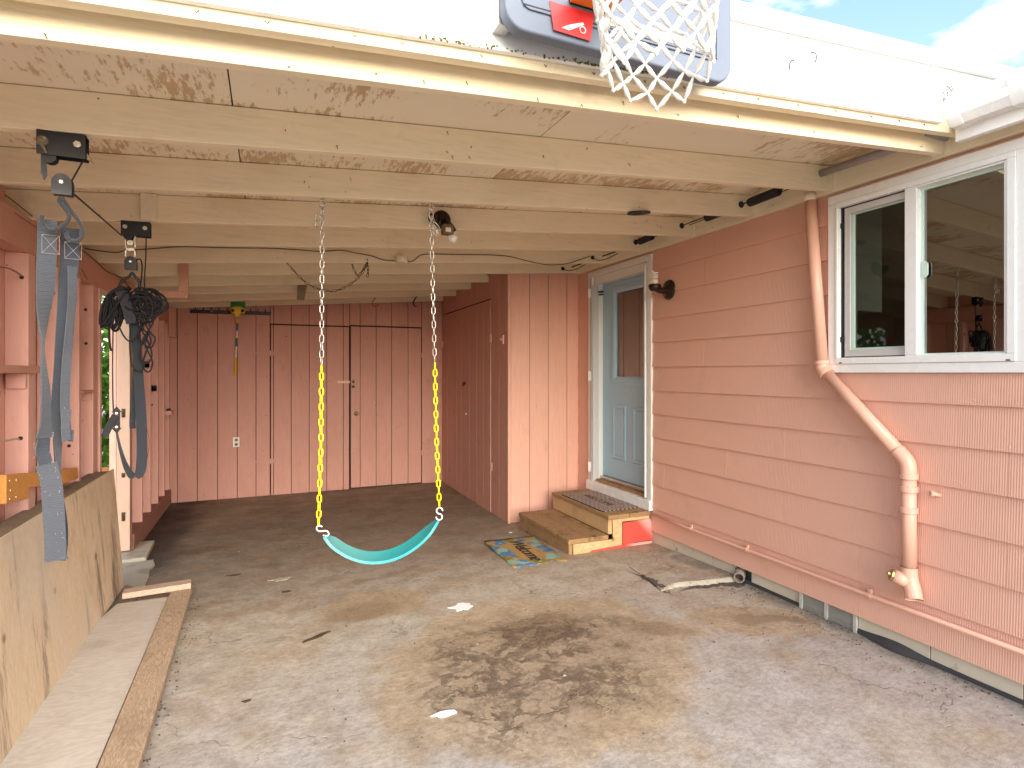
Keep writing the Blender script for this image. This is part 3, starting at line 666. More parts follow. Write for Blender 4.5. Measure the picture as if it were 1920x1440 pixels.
def ring_mould(y0_, y1_, z0_, z1_, w, x, d):
    """bevelled picture-frame moulding standing d proud of plane x"""
    g = G(); o_ = [(y0_, z0_), (y1_, z0_), (y1_, z1_), (y0_, z1_)]; sy = [1, -1, -1, 1]; sz_ = [1, 1, -1, -1]
    R = [(0, 0), (w*.3, d), (w*.7, d), (w, 0)]
    for off, h in R:
        for (yy, zz), a, b in zip(o_, sy, sz_): g.v.append((x-h, yy+a*off, zz+b*off))
    for r in range(3):
        for k in range(4): g.f.append((r*4+k, r*4+(k+1) % 4, (r+1)*4+(k+1) % 4, (r+1)*4+k))
    return g
obj('glass_moulding', ring_mould(4.255, 4.855, 1.335, 2.300, .078, 3.0815, .016), 'blue_door', door)
obj('glass_pane', G().box(3.094, 3.098, 4.33, 4.78, 1.40, 2.232), 'glass', door)
for a, b in ((4.27, 4.50), (4.608, 4.84)):
    obj('door_panel', ring_mould(a, b, .61, 1.14, .038, 3.0815, .010), 'blue_door', door)
    obj('door_panel', G().box(3.073, 3.0815, a+.045, b-.045, .655, 1.095), 'blue_door', door, bevel=.006)
# curtain behind the door glass: one wavy sheet
g = G(); N_ = 60
for i in range(N_+1):
    y = 4.31+.30*i/N_; x = 3.16+.010*math.sin(i*1.25)+.004*math.sin(i*.4)
    g.v += [(x, y, 1.36), (x, y, 2.28)]
for i in range(N_): g.f.append((2*i, 2*i+2, 2*i+3, 2*i+1))
obj('door_curtain', g, 'blindstripe', door, smooth=True)
# rooms behind the window and the door
for nm, b in (('room_wall', (7.9, 8.0, -1, 6.5, .3, 2.7)), ('room_wall', (3.122, 8, 6.5, 6.6, .3, 2.7)), ('room_wall', (3.122, 4.2, -1.1, -1, .3, 2.7)), ('room_wall', (4.2, 8, -1.1, -1, .3, 1.2)),  ('room_floor', (3.122, 8, -1.1, 6.6, .2, .3)), ('room_ceiling', (3.122, 8, -1.1, 6.6, 2.62, 2.7))):  # low wall piece leaves an added opening that lets sky light in
    obj(nm, G().box(*b), 'void', house)
# eave, gutter and roof
obj('fascia_board', G().box(2.832, 2.862, -.9, 1.598, 2.492, 2.665), 'white_metal', house, bevel=.003)
obj('soffit', G().box(2.863, 2.955, -.9, 1.598, 2.600, 2.612), 'cream', house)
def gut(y0_, y1_, e=0.0):
    p = [(2.745-e, 2.665+e), (2.735-e, 2.640), (2.745-e, 2.615), (2.748-e, 2.580), (2.772, 2.545-e), (2.831, 2.545-e), (2.831, 2.55), (2.776, 2.551), (2.755, 2.584), (2.751, 2.617), (2.742, 2.640), (2.752, 2.664+e)]
    return G().prism([(x, y0_, z) for x, z in p], (0, y1_-y0_, 0))
gu = obj('gutter', gut(-.9, 1.590), 'white_vinyl', house)
for y in (1.530, 1.295, .7): obj('gutter_joint', gut(y, y+.052, .006), 'white_vinyl', gu, bevel=.002)
obj('gutter_back', G().box(2.826, 2.8315, -.9, 1.59, 2.552, 2.66), 'white_vinyl', gu)
g = G(); g.prism([(2.84, -1.0, 2.668), (7.0, -1.0, 3.74), (7.0, -1.0, 3.77), (2.84, -1.0, 2.682)], (0, 9.3, 0)); rf = obj('roof', g, 'shingle', house)
for k in range(6):
    xa = 2.815+.14*k; za = 2.680+.262*.14*k
    for j in range(22):
        ya = -1.0+.33*j+(.16 if k % 2 else 0)
        if ya > 1.5: continue
        g = G(); b = min(ya+.322, 1.585); g.prism([(xa, ya, za), (xa+.20, ya, za+.052), (xa+.20, ya, za+.056), (xa, ya, za+.012)], (0, b-ya, 0)); obj('roof_shingle', g, 'shingle', rf)

# kitchen seen through the window
tag(obj('wall_cabinet', G().box(3.14, 3.52, 2.41, 3.3, 1.83, 2.58), 'cabinet', bevel=.003), 'pale green kitchen cabinet hanging inside behind the left window sash', 'cabinet')
fr = thing('refrigerator', 'dark metal refrigerator standing inside, seen through the right window pane', 'refrigerator', (7.3, 4.25, .3))
obj('body', G().box(7.0, 7.7, 3.85, 4.65, .3, 2.12), 'fridge', fr, bevel=.01)
obj('handle', G().tube([(6.95, 4.58, .9), (6.95, 4.58, 1.6)], .012), 'chrome', fr)
obj('badge', G().box(6.996, 6.9995, 3.90, 4.02, 2.0, 2.012), 'black', fr)
fa = thing('kitchen_faucet', 'arched steel kitchen faucet inside the window above the sink', 'faucet', (3.34, 1.97, 1.33))
arc = [(3.34, 1.97, 1.33), (3.34, 1.97, 1.60)]+[(3.34+.05*(1-math.cos(a)), 1.97+.03*(1-math.cos(a)), 1.64+.06*math.sin(a)) for a in [k*PI/8 for k in range(9)]]+[(3.44, 2.03, 1.58)]
obj('spout', G().tube(arc, .0135, 10), 'chrome', fa, smooth=True)
obj('base', G().lathe([(0, 0), (.03, 0), (.03, .02), (.016, .03), (.0, .03)], (3.34, 1.97, 1.33)), 'chrome', fa, smooth=True)
tag(obj('kitchen_counter', G().box(3.125, 3.75, .3, 3.3, 1.27, 1.33), 'fridge', bevel=.005), 'dark kitchen counter inside below the window', 'counter')

# ================================================================== CARPORT ROOF
roof = thing('carport_roof', 'cream painted carport roof of sloping joists under flaking plywood with white fascia', 'carport roof', (1.0, 4.7, 2.2))
def slab_x(x0_, x1_, y0_, y1_, lo, hi, g=None):
    """sheet between x0 and x1 whose faces follow the roof pitch, lo/hi above the joist underside"""
    g = g or G()
    return g.hexa([(x0_, y0_, jb(x0_)+lo), (x1_, y0_, jb(x1_)+lo), (x1_, y1_, jb(x1_)+lo), (x0_, y1_, jb(x0_)+lo)],
                  [(x0_, y0_, jb(x0_)+hi), (x1_, y0_, jb(x1_)+hi), (x1_, y1_, jb(x1_)+hi), (x0_, y1_, jb(x0_)+hi)])
YJ = [1.7107+.6024*i for i in range(11)]
for i, y in enumerate(YJ):
    xe = 2.954 if i < 7 else 2.186
    g = G(); ch = .018 if i < 7 else .001; r = random.uniform(-.0015, .0015)
    xs = [-1.40]+[-1.0+.5*k for k in range(7) if -1.0+.5*k < xe-.1]
    # cross sections along x give each joist a slightly wandering arris
    sec = []
    for x in xs+[xe-ch]:
        w = .0016*mnoise.noise(Vector((x*1.3, i*7.1, 0))); v = .0016*mnoise.noise(Vector((x*1.1, i*3.3, 5)))
        sec.append([(x, y+w, jb(x)+v+r), (x, y+.038+w, jb(x)+v+r), (x, y+.038+w, jb(x)+.1385), (x, y+w, jb(x)+.1385)])
    sec.append([(xe, y, jb(xe)+ch*1.3), (xe, y+.038, jb(xe)+ch*1.3), (xe, y+.038, jb(xe)+.1385), (xe, y, jb(xe)+.1385)])
    for s_ in sec: g.v += s_
    n = len(sec)
    g.f = [(3, 2, 1, 0), tuple((n-1)*4+k for k in range(4))]+[(a*4+k, a*4+(k+1) % 4, (a+1)*4+(k+1) % 4, (a+1)*4+k) for a in range(n-1) for k in range(4)]
    obj('joist', g, 'joist', roof, bevel=.003)
    if i < 7:
        obj('joist_hanger', G().box(2.945, 2.9555, y-.024, y-.001, 2.500, 2.60), 'cream', roof)
        obj('joist_hanger', G().box(2.945, 2.9555, y+.039, y+.058, 2.500, 2.60), 'cream', roof)
xb = [-1.38, -.120, 1.100, 2.320, 2.998]; yb = [1.668, 4.06, 6.49, 7.86]
for a in range(4):
    for b in range(3):
        w = random.uniform(0, .0012)
        obj('ceiling_panel', slab_x(xb[a]+.0025, xb[a+1]-.0025, yb[b]+.002, yb[b+1]-.002, .140+w, .151+w), 'ceiling', roof)
obj('roof_deck', slab_x(-1.42, 3.3, 1.66, 8.25, .156, .30), 'shingle', roof)
obj('fascia_backing', slab_x(-1.42, 2.93, 1.622, 1.660, .054, .30), 'joist', roof, bevel=.003)
obj('fascia', slab_x(-1.42, 2.745, 1.600, 1.619, .086, .33).hexa([(2.745, 1.6, jb(2.745)+.20), (3.35, 1.6, jb(3.35)+.20), (3.35, 1.619, jb(3.35)+.20), (2.745, 1.619, jb(2.745)+.20)], [(2.745, 1.6, jb(2.745)+.33), (3.35, 1.6, jb(3.35)+.33), (3.35, 1.619, jb(3.35)+.33), (2.745, 1.619, jb(2.745)+.33)]), 'fascia', roof)
obj('drip_edge', slab_x(-1.44, 3.36, 1.578, 1.64, .328, .392), 'fascia', roof, bevel=.003)
obj('nailed_block', G().box(-.600, -.530, 3.492, 3.5165, jb(-.57)+.001, jb(-.57)+.139), 'cream', roof, bevel=.002)
obj('nailed_block', G().hexa([(.262, 6.49, 2.215), (.335, 6.49, 2.215), (.335, 6.525, 2.215), (.262, 6.525, 2.215)], [(.275, 6.49, 2.385), (.365, 6.49, 2.385), (.365, 6.525, 2.385), (.275, 6.525, 2.385)]), 'greywood', roof)
# nails and roofing staples poking through
g = G(); rn = random.Random(3)
for k in range(46):
    x = rn.uniform(-.8, 2.8); i = rn.choice([0, 0, 0, 1, 1, 2, 3, 4, 5]); y = YJ[i]-.001; z = jb(x)+rn.uniform(.02, .13)
    if i == 0: z = jb(x)+rn.uniform(.006, .045)
    g.tube([(x, y+.004, z), (x+rn.uniform(-.004, .004), y-.006, z), (x+rn.uniform(-.004, .006), y-.007, z-rn.uniform(.003, .014))], .0013, 5)
for k in range(16):
    x = -.2+.19*k+rn.uniform(-.04, .04); z = jb(x)+.072; y = 1.621
    g.tube([(x-.004, y, z+.004), (x, y-.006, z-.006), (x+.005, y, z+.005)], .0012, 5)
o = obj('nail', g, 'rust', roof); o['kind'] = 'stuff'
g = G(); rn = random.Random(9)                                  # moss clumps on the lower edge of the fascia
for k in range(150):
    x = rn.choice([rn.gauss(.52, .10), rn.gauss(.95, .09), rn.gauss(1.12, .07)]); z = jb(x)+.086+abs(rn.gauss(0, .006)); y = 1.599
    r = rn.uniform(.0015, .0045); g.lathe([(0, -r), (r, -r*.3), (r*.8, r*.5), (0, r)], (x, y, z), (rn.gauss(0, .3), -1, rn.gauss(0, .3)), 5)
o = obj('moss', g, 'moss', roof); o['kind'] = 'stuff'

g = G()
for x, zz, s_ in ((1.815, 2.62, 1), (1.93, 2.665, -1)):
    z0_ = zz+(x-1.8)*.07; g.tube(smooth_path([(x+.012*s_, 1.598, z0_+.018), (x-.004*s_, 1.592, z0_+.016), (x-.014*s_, 1.594, z0_), (x-.010*s_, 1.598, z0_-.018)], 4), .0022, 5)
obj('nail', g, 'rust', roof)
g = G(); rn = random.Random(41)
for k in range(9):
    x = rn.uniform(2.70, 2.95); z = 2.665+rn.uniform(0, .01); g.tube(smooth_path([(x, 1.575, z), (x+rn.uniform(-.02, .02), 1.57, z+.02), (x+rn.uniform(-.04, .04), 1.57, z+rn.uniform(.03, .05))], 3), .0018, 5)
o = tag(obj('gutter_twig', g, 'rust'), 'dry twigs sticking up from the end of the white gutter', 'twigs'); o['kind'] = 'stuff'

# ================================================================== LEFT STUD WALL
lw = thing('stud_wall', 'open pink stud wall with beam, outer planks and doorway on the left', 'wall', (-1.1, 4.7, 0))
obj('beam', G().hexa([(-1.14, 1.66, 2.025), (-1.05, 1.66, 2.025), (-1.05, 7.79, 2.025), (-1.14, 7.79, 2.025)], [(-1.14, 1.66, 2.186), (-1.05, 1.66, 2.192), (-1.05, 7.79, 2.192), (-1.14, 7.79, 2.186)]), 'pinkY', lw, bevel=.004)
for a, b in ((1.70, 1.79), (2.3, 2.338), (2.7, 2.738), (3.1, 3.138), (3.50, 3.588), (3.907, 3.945), (4.30, 4.338), (4.60, 4.638), (4.76, 4.80), (6.19, 6.228), (6.60, 6.638), (7.0, 7.038), (7.4, 7.438), (7.755, 7.79)):
    w = random.uniform(-.003, .003)
    obj('stud', G().box(-1.14+w, -1.05+w, a, b, .101 if a > 5.7 else .05, 2.0245), 'studs', lw, bevel=.003)
obj('stud', G().box(-1.11, -1.06, 4.64, 4.757, .05, 2.0245), 'studs', lw, bevel=.002)
post = obj('door_post', G().box(-1.142, -1.048, 5.68, 5.77, -.014, 2.0245), 'creamZ', lw, bevel=.004)
obj('stud', G().box(-1.19, -1.144, 5.685, 5.73, -.014, 2.0245), 'studs', lw, bevel=.003)
for z, h in ((1.12, .035), (.61, .018), (.27, .035)):
    obj('hinge_plate', G().box(-1.105, -1.08, 5.672, 5.68, z-h, z+h).tube([(-1.092, 5.668, z-h), (-1.092, 5.668, z+h*.4)], .006, 6), 'rust', post, bevel=.001)
obj('sill_plate', G().box(-1.14, -1.035, 5.775, 7.79, -.065, .10), 'bare_pinkY', lw, bevel=.004)
obj('sill_plate', G().box(-1.14, -1.05, 1.66, 4.80, .009, .05), 'bare_pinkY', lw)
y = 1.62
while y < 7.8:
    b = min(y+.18, 7.82)
    if not (y < 5.66 and b > 4.81): obj('outer_plank', G().box(-1.165, -1.1435, y, b-.004, .0, 2.18), 'pinkZ', lw, bevel=.002)
    y += .18
obj('outer_plank', G().box(-1.165, -1.1435, 1.62, 7.82, 2.184, 2.33), 'pinkZ', lw)
obj('shelf', G().box(-1.141, -1.040, 2.95, 3.62, 1.448, 1.484), 'pinkY', lw, bevel=.002)
obj('cleat', G().box(-1.13, -1.056, 3.474, 3.4995, 1.375, 1.447), 'studs', lw, bevel=.002)
obj('shelf', G().box(-1.141, -1.046, 4.36, 4.60, 1.320, 1.340), 'pinkY', lw, bevel=.002)
obj('cleat', G().box(-1.13, -1.056, 4.58, 4.5995, 1.27, 1.319), 'studs', lw, bevel=.002)
for y, z in ((6.3, .15), (6.7, .16)):
    obj('cleat', G().box(-1.13, -1.06, y+.3, y+.34, 1.50-(y-6.3)*.6, 1.56-(y-6.3)*.6), 'studs', lw)
g = G()
for p in ((-1.078, 3.499, 1.905), (-1.082, 3.499, 1.138), (-1.09, 4.5995, 1.86), (-1.088, 4.5995, 1.64), (-1.10, 4.299, 1.01), (-1.07, 3.906, 1.88), (-1.10, 6.189, 1.75), (-1.08, 6.99, 1.3), (-1.10, 6.99, 1.12)):
    g.lathe([(0, .0012), (.0095, .0012), (.0095, 0)], p, (0, -1, 0), 12)
o = obj('drill_hole', g, 'black', lw); o['kind'] = 'stuff'
obj('rafter_tie', G().box(-1.05, -.589, 5.290, 5.3225, 2.040, 2.090), 'pinkY', lw, bevel=.002)
obj('rafter_tie', G().box(-.655, -.589, 5.290, 5.3225, 2.091, 2.325), 'pinkY', lw, bevel=.002)
obj('end_block', G().box(-1.05, -.98, 7.70, 7.79, 1.86, 2.20), 'pinkY', lw, bevel=.002)

tag(obj('orange_bracket', G().prism([(-1.045, y, z) for y, z in ((3.154, 1.016), (4.03, .905), (4.01, .833), (3.402, .914), (3.402, .865), (3.154, .891))], (.022, 0, 0)), 'orangewood', bevel=.002),
    'varnished orange wooden bracket with long arm screwed across the left studs', 'bracket')
tag(obj('orange_board', G().prism([(-1.0455, y, z) for y, z in ((3.85, .935), (4.245, .885), (4.265, .818), (4.0, .838))], (-.0035, 0, 0)), 'orangewood'),
    'short lighter orange board showing behind the end of the orange bracket', 'board')
br = bpy.data.objects['orange_bracket']
g = G()
for y, z in ((3.19, .985), (3.26, .975), (3.20, .94), (3.19, .905), (3.26, .90)): g.lathe([(0, .003), (.006, .002), (.007, 0)], (-1.023, y, z), (1, 0, 0), 10)
obj('screw', g, 'galv', br)

# ================================================================== BACK WALL AND SHED DOORS
bw = thing('back_wall', 'pink vertical plank wall with two shed doors at the end of the carport', 'wall', (.5, 7.8, -.06))
seams = [-1.17, -.976, -.774, -.563, -.353, -.149, .048, .25, .46, .67, .873, 1.084, 1.289, 1.492, 1.712, 1.915, 2.19]
DOORS = [(.012, .950), (.962, 1.898)]
def planks(a, b, z0_, z1f, y0_, parent, name='plank', yo=.0):
    ss = [a]+[s_ for s_ in seams if a+.02 < s_ < b-.02]+[b]
    for p, q_ in zip(ss[:-1], ss[1:]):
        w = random.uniform(0, .002)
        g = G(); zt0, zt1 = z1f(p), z1f(q_)
        g.hexa([(p+.0032, y0_-w, z0_), (q_-.0032, y0_-w, z0_), (q_-.0032, y0_+.016, z0_), (p+.0032, y0_+.016, z0_)], [(p+.0032, y0_-w, zt0), (q_-.0032, y0_-w, zt1), (q_-.0032, y0_+.016, zt1), (p+.0032, y0_+.016, zt0)])
        obj(name, g, 'pink_shaded', parent, bevel=.002)
topf = lambda x: jb(x)+.138
planks(-1.17, .008, -.075, topf, 7.800, bw)
planks(1.903, 2.19, -.075, topf, 7.800, bw)
planks(.010, .954, 2.058, topf, 7.800, bw); planks(.956, 1.901, 2.072, topf, 7.800, bw)
obj('wall_backing', G().box(-1.2, 3.0, 7.83, 7.86, -.1, 2.7), 'gap', bw)
for k, (a, b) in enumerate(DOORS):
    zt = 2.040+.012*k; zb_ = -.066 if k == 0 else -.045
    d = obj('shed_door', G().box(a+.004, b-.004, 7.812, 7.826, zb_, zt), 'gap', bw)
    planks(a+.003, b-.003, zb_, lambda x: zt, 7.794-.004*k, d)
    hx = a if k == 0 else b
    for z in (1.69, .36):
        for s_ in (-1, 1):
            L_ = .17
            g = G().prism([(hx+s_*.008, 7.788, z-.028), (hx+s_*L_, 7.788, z-.008), (hx+s_*L_, 7.788, z+.008), (hx+s_*.008, 7.788, z+.028)][::s_], (0, -.004, 0))
            obj('strap_hinge', g, 'pink_shaded', d)
        obj('hinge_pin', G().tube([(hx, 7.785, z-.032), (hx, 7.785, z+.032)], .006, 8), 'pink_metal', d)
    if k == 1:
        obj('door_knob', G().lathe([(0, .055), (.018, .052), (.026, .038), (.022, .024), (.010, .018), (.010, .006), (.026, .004), (.028, 0)], (1.034, 7.785, .918), (0, -1, 0), 20), 'brass', d, smooth=True)
        obj('hasp', G().box(.985, 1.01, 7.775, 7.785, 1.315, 1.35).lathe([(0, .03), (.016, .028), (.018, 0)], (.995, 7.785, 1.27), (0, -1, 0), 12), 'black', d)
    else:
        obj('hasp', G().box(.80, .955, 7.778, 7.786, 1.315, 1.345), 'pink_metal', d, bevel=.001)
g = G(); rn = random.Random(5)
for k in range(26):
    x = rn.uniform(-.95, 2.1); z = rn.choice([rn.uniform(.2, 2.2), 1.9, .5]); g.lathe([(0, .001), (.004, .001), (.005, 0)], (x, 7.7855, z), (0, -1, 0), 7)
o = obj('knot_hole', g, 'rust', bw); o['kind'] = 'stuff'

# ================================================================== STORAGE CLOSET
cl_ = thing('storage_closet', 'pink plank storage closet built into the corner between back wall and house door', 'closet', (2.6, 6.6, -.06))
fs = [2.215, 2.423, 2.634, 2.853, 3.0]
for p, q_ in zip(fs[:-1], fs[1:]):
    w = random.uniform(0, .001)
    g = G().hexa([(p+.0025, 5.370-w, -.06), (q_-.0025, 5.370-w, -.06), (q_-.0025, 5.386, -.06), (p+.0025, 5.386, -.06)], [(p+.0025, 5.370-w, jb(p)+.137), (q_-.0025, 5.370-w, jb(q_)+.137), (q_-.0025, 5.386, jb(q_)+.137), (p+.0025, 5.386, jb(p)+.137)])
    obj('plank', g, 'pinkZ', cl_, bevel=.0015)
obj('corner_trim', G().box(2.184, 2.213, 5.364, 5.392, -.062, jb(2.2)+.135), 'pinkZ', cl_, bevel=.002)
obj('corner_trim', G().box(2.990, 3.001, 5.345, 5.369, .1, 2.488), 'pinkZ', cl_)
sseam = [5.394, 5.626, 5.864, 6.085, 6.320, 6.572, 6.690, 6.900, 7.110, 7.320, 7.530, 7.740, 7.80]
side_doors = []
for (a, b) in ((5.864, 6.688), (6.692, 7.74)):
    side_doors.append(obj('closet_door', G().box(2.197, 2.207, a+.004, b-.004, -.06, 2.238), 'gap', cl_))
for p, q_ in zip(sseam[:-1], sseam[1:]):
    indoor = p >= 5.86 and q_ <= 7.745
    if indoor:
        par = side_doors[0] if q_ <= 6.695 else side_doors[1]
        obj('plank', G().box(2.180+(.004 if par is side_doors[1] else 0), 2.196, p+.003, q_-.003, -.058, 2.240), 'pink_shaded', par, bevel=.002)
        obj('plank', G().box(2.186, 2.205, p+.003, q_-.003, 2.256, jb(2.19)+.137), 'pink_shaded', cl_, bevel=.002)
    else:
        obj('plank', G().box(2.188, 2.205, p+.003, q_-.003, -.065, jb(2.19)+.137), 'pink_shaded', cl_, bevel=.002)
for y, z in ((5.843, 1.82), (5.827, .44), (7.735, 1.84)):
    for dy in (-.018, .018): obj('hinge', G().box(2.172, 2.1795, y+dy-.010, y+dy+.010, z-.045, z+.045), 'pink_metal', side_doors[0] if y < 6 else side_doors[1], bevel=.001)
obj('knob', G().lathe([(0, .03), (.014, .026), (.012, .01), (.008, 0)], (2.18, 6.66, .955), (-1, 0, 0), 12), 'galv', side_doors[0], smooth=True)
obj('latch', G().box(2.165, 2.180, 6.70, 6.80, 1.31, 1.34).lathe([(0, .03), (.012, .03), (.012, 0)], (2.18, 6.77, 1.30), (-1, 0, 0), 10), 'rust', side_doors[1])
obj('wall_hook', G().box(2.172, 2.187, 5.48, 5.515, 1.745, 1.835).tube([(2.18, 5.498, 1.80), (2.155, 5.49, 1.78), (2.145, 5.49, 1.80)], .006, 8), 'pink_metal', cl_)

# ================================================================== CHAINS
def link_mesh(L, w, r, name, mat, seg=5):
    g = G(); a = w/2-r; h = L/2-r-a; pts = []
    for k in range(seg): th = PI*k/(seg-1); pts.append((a*math.cos(th), 0, h+a*math.sin(th)))
    for k in range(seg): th = PI+PI*k/(seg-1); pts.append((a*math.cos(th), 0, -h+a*math.sin(th)))
    g.tube(pts, r, 6, closed=True)
    me = bpy.data.meshes.new(name); me.from_pydata([Vector(v) for v in g.v], [], g.f); me.materials.append(M[mat])
    me.polygons.foreach_set('use_smooth', [True]*len(me.polygons)); return me
def hang_chain(path, pitch, mesh, parent, name, phase=0.0, wob=.15, seed=1):
    rn = random.Random(seed)
    path = [Vector(p) for p in path]; seg = [(b-a).length for a, b in zip(path[:-1], path[1:])]; tot = sum(seg); n = max(1, round(tot/pitch))
    for i in range(n):
        s_ = (i+.5)*tot/n; k = 0
        while k < len(seg)-1 and s_ > seg[k]: s_ -= seg[k]; k += 1
        tg = (path[k+1]-path[k]).normalized(); c = path[k]+tg*s_
        q_ = tg.to_track_quat('Z', 'Y') @ Euler((rn.gauss(0, wob*.25), rn.gauss(0, wob*.25), phase+(i % 2)*PI/2+rn.gauss(0, wob))).to_quaternion()
        inst(name, mesh, parent, c, q_.to_euler())
LM_S = link_mesh(.046, .0225, .0025, 'steel_link', 'galv'); LM_Y = link_mesh(.047, .026, .0042, 'yellow_link', 'yellow'); LM_D = link_mesh(.036, .017, .0022, 'dark_link', 'rust')

sw = thing('swing', 'turquoise belt swing hanging from steel chains with yellow coated lower halves', 'swing', (.5, 2.95, .6))
ZL, ZR = [(.233, 2.95, 2.245), (.230, 2.95, 1.487), (.216, 2.95, .715)], [(.768, 2.95, 2.262), (.788, 2.95, 1.503), (.813, 2.95, .745)]
for k, (a, b, c_) in enumerate((ZL, ZR)):
    ph = math.radians(22)
    hang_chain([a, b], .0365, LM_S, sw, 'steel_chain_link', ph, .12, 3+k)
    mid = tuple((u+v)/2+(.004 if j == 0 else 0)*(-1)**k for j, (u, v) in enumerate(zip(b, c_)))
    hang_chain([b, mid, c_], .0365, LM_Y, sw, 'yellow_chain_link', ph, .12, 13+k)
    x, y, z = a; top = jb(x)
    obj('eye_bolt', G().tube([(x, y-.012, top+.004), (x, y-.012, top-.012)]+[(x+.014*math.sin(t_), y-.012, top-.026-.014*math.cos(t_)) for t_ in [PI+.2-PI*2*q_/10 for q_ in range(10)]][::-1], .0035, 6), 'galv', sw, smooth=True)
    obj('snap_hook', G().tube([(x+.011*math.cos(t_), y-.004, z+.012+.030*math.sin(t_)) for t_ in [2*PI*q_/12 for q_ in range(12)]], .0035, 6, closed=True), 'galv', sw, smooth=True)
    s_ = -1 if k == 0 else 1                                   # spare links looped up beside the hook
    hang_chain([(x, y-.012, z), (x+.024*s_, y-.016, z-.05), (x+.030*s_, y-.016, z-.10), (x+.012*s_, y-.014, z-.07)], .034, LM_S, sw, 'steel_chain_link', 0, .5, 23+k)
sa, sb = smooth_path(SEAT, 5), smooth_path(SEATB, 5); n = min(len(sa), len(sb)); g = G()
for i in range(n):
    a, b = Vector(sa[i]), Vector(sb[i]); t0 = Vector(sa[max(i-1, 0)]); t1 = Vector(sa[min(i+1, n-1)]); tg = (t1-t0).normalized(); nr = tg.cross((b-a).normalized()).normalized()
    u = i/(n-1); wd = .30+.70*min(1, 9*min(u, 1-u)+.02)**.5; c = (a+b)/2; a = c+(a-c)*wd; b = c+(b-c)*wd
    if nr.z < 0: nr = -nr
    m_ = (a+b)/2-nr*.004
    g.v += [a-nr*.010, m_-nr*.006, b-nr*.010, b+nr*.004, m_+nr*.002, a+nr*.004]
for i in range(n-1):
    for k in range(6): g.f.append((i*6+k, i*6+(k+1) % 6, (i+1)*6+(k+1) % 6, (i+1)*6+k))
g.f += [tuple(range(6))[::-1], tuple((n-1)*6+k for k in range(6))]
seat = obj('seat', g, 'seat', sw, smooth=True, bevel=.002)
def s_hook(p, q_, r=.016):
    p, q_ = Vector(p), Vector(q_); d = (q_-p).normalized(); u = Vector((.913, -.408, 0)); u = (u-d*u.dot(d)).normalized(); pts = []
    m_ = (p+q_)/2
    for k in range(9): th = -PI*.5+PI*1.35*k/8; pts.append(p+u*r*math.cos(th+PI*.5)*1-d*r*math.sin(th+PI*.5)+Vector((0, -.003, 0)))
    pts.append(m_)
    for k in range(9): th = -PI*.5+PI*1.35*(8-k)/8; pts.append(q_-u*r*math.cos(th+PI*.5)+d*r*math.sin(th+PI*.5)+Vector((0, .003, 0)))
    return G().tube(smooth_path([tuple(v) for v in pts], 3), .0036, 8)
obj('s_hook', s_hook((.222, 2.95, .700), (.248, 2.95, .672)), 'white_metal', sw, smooth=True)
obj('s_hook', s_hook((.813, 2.95, .728), (.812, 2.95, .695)), 'white_metal', sw, smooth=True)

dc = thing('hanging_chain', 'short dark rusty chain draped between two nails under the rear joists', 'chain', (.4, 4.13, 2.2))
hang_chain(smooth_path(DCHAIN, 4), .030, LM_D, dc, 'chain_link', 0, .3, 5)
hang_chain(smooth_path(DCHAIN2, 4), .030, LM_D, dc, 'chain_link', 0, .3, 6)
hang_chain(smooth_path(DCHAIN3, 2), .028, LM_D, dc, 'chain_link', .4, .3, 7)
obj('nail', G().tube([(DCHAIN[0][0], 4.16, DCHAIN[0][2]+.01), (DCHAIN[0][0]-.008, 4.12, DCHAIN[0][2])], .003, 6).tube([(DCHAIN[-1][0], 4.16, DCHAIN[-1][2]+.03), (DCHAIN[-1][0], 4.12, DCHAIN[-1][2]+.012)], .003, 6), 'rust', dc)

# ================================================================== HOISTS, SLINGS, ROPE
def bolt(g, p, r=.011, ax=(0, -1, 0)): g.lathe([(0, .007), (r*.8, .007), (r*.8, .002), (r, .002), (r, 0)], p, ax, 6)
def hoist(x0_, x1_, yj, dz, name, label, pulley, hooks):
    zt = jb((x0_+x1_)/2)-.0015
    h = thing(name, label, 'pulley hoist', ((x0_+x1_)/2, yj, zt))
    y0_, y1_ = yj-.002, yj+.042; z0_ = zt-dz
    g = G().box(x0_, x1_, y0_, y0_+.003, z0_, zt).box(x0_, x1_, y1_-.003, y1_, z0_, zt).box(x0_, x1_, y0_+.003, y1_-.003, zt-.003, zt)
    obj('bracket', g, 'black', h, bevel=.001)
    g = G(); bolt(g, (x0_+.018, y0_, zt-dz*.42)); bolt(g, (x1_-.022, y0_, zt-dz*.42)); obj('bolt', g, 'galv', h)
    obj('roller', G().lathe([(0, -.014), (.020, -.014), (.014, -.006), (.014, .006), (.020, .014), (0, .014)], (x0_+.030, yj+.018, z0_-.004), (0, 1, 0), 16), 'black', h, smooth=False)
    px_, pz = pulley
    pr = [(px_-.027, -.034), (px_+.027, -.034)]+[(px_+.027*math.cos(a), .004+.030*math.sin(a)) for a in [k*PI/8 for k in range(9)]]
    g = G().prism([(x, yj+.004, pz+z) for x, z in pr], (0, .003, 0)).prism([(x, yj+.030, pz+z) for x, z in pr], (0, .003, 0)).lathe([(0, -.010), (.022, -.010), (.017, 0), (.022, .010), (0, .010)], (px_, yj+.0185, pz), (0, 1, 0), 16)
    g.box(px_-.024, px_+.024, yj+.007, yj+.030, pz-.034, pz-.031)
    obj('pulley', g, 'black', h)
    g = G(); bolt(g, (px_, yj+.004, pz+.006), .006); obj('bolt', g, 'galv', h)
    for hk in hooks: obj('hook', G().tube(smooth_path(hk, 4), .0062, 8), 'black' if yj > 3 else 'web_black', h, smooth=True)
    return h
yh = YJ[1]
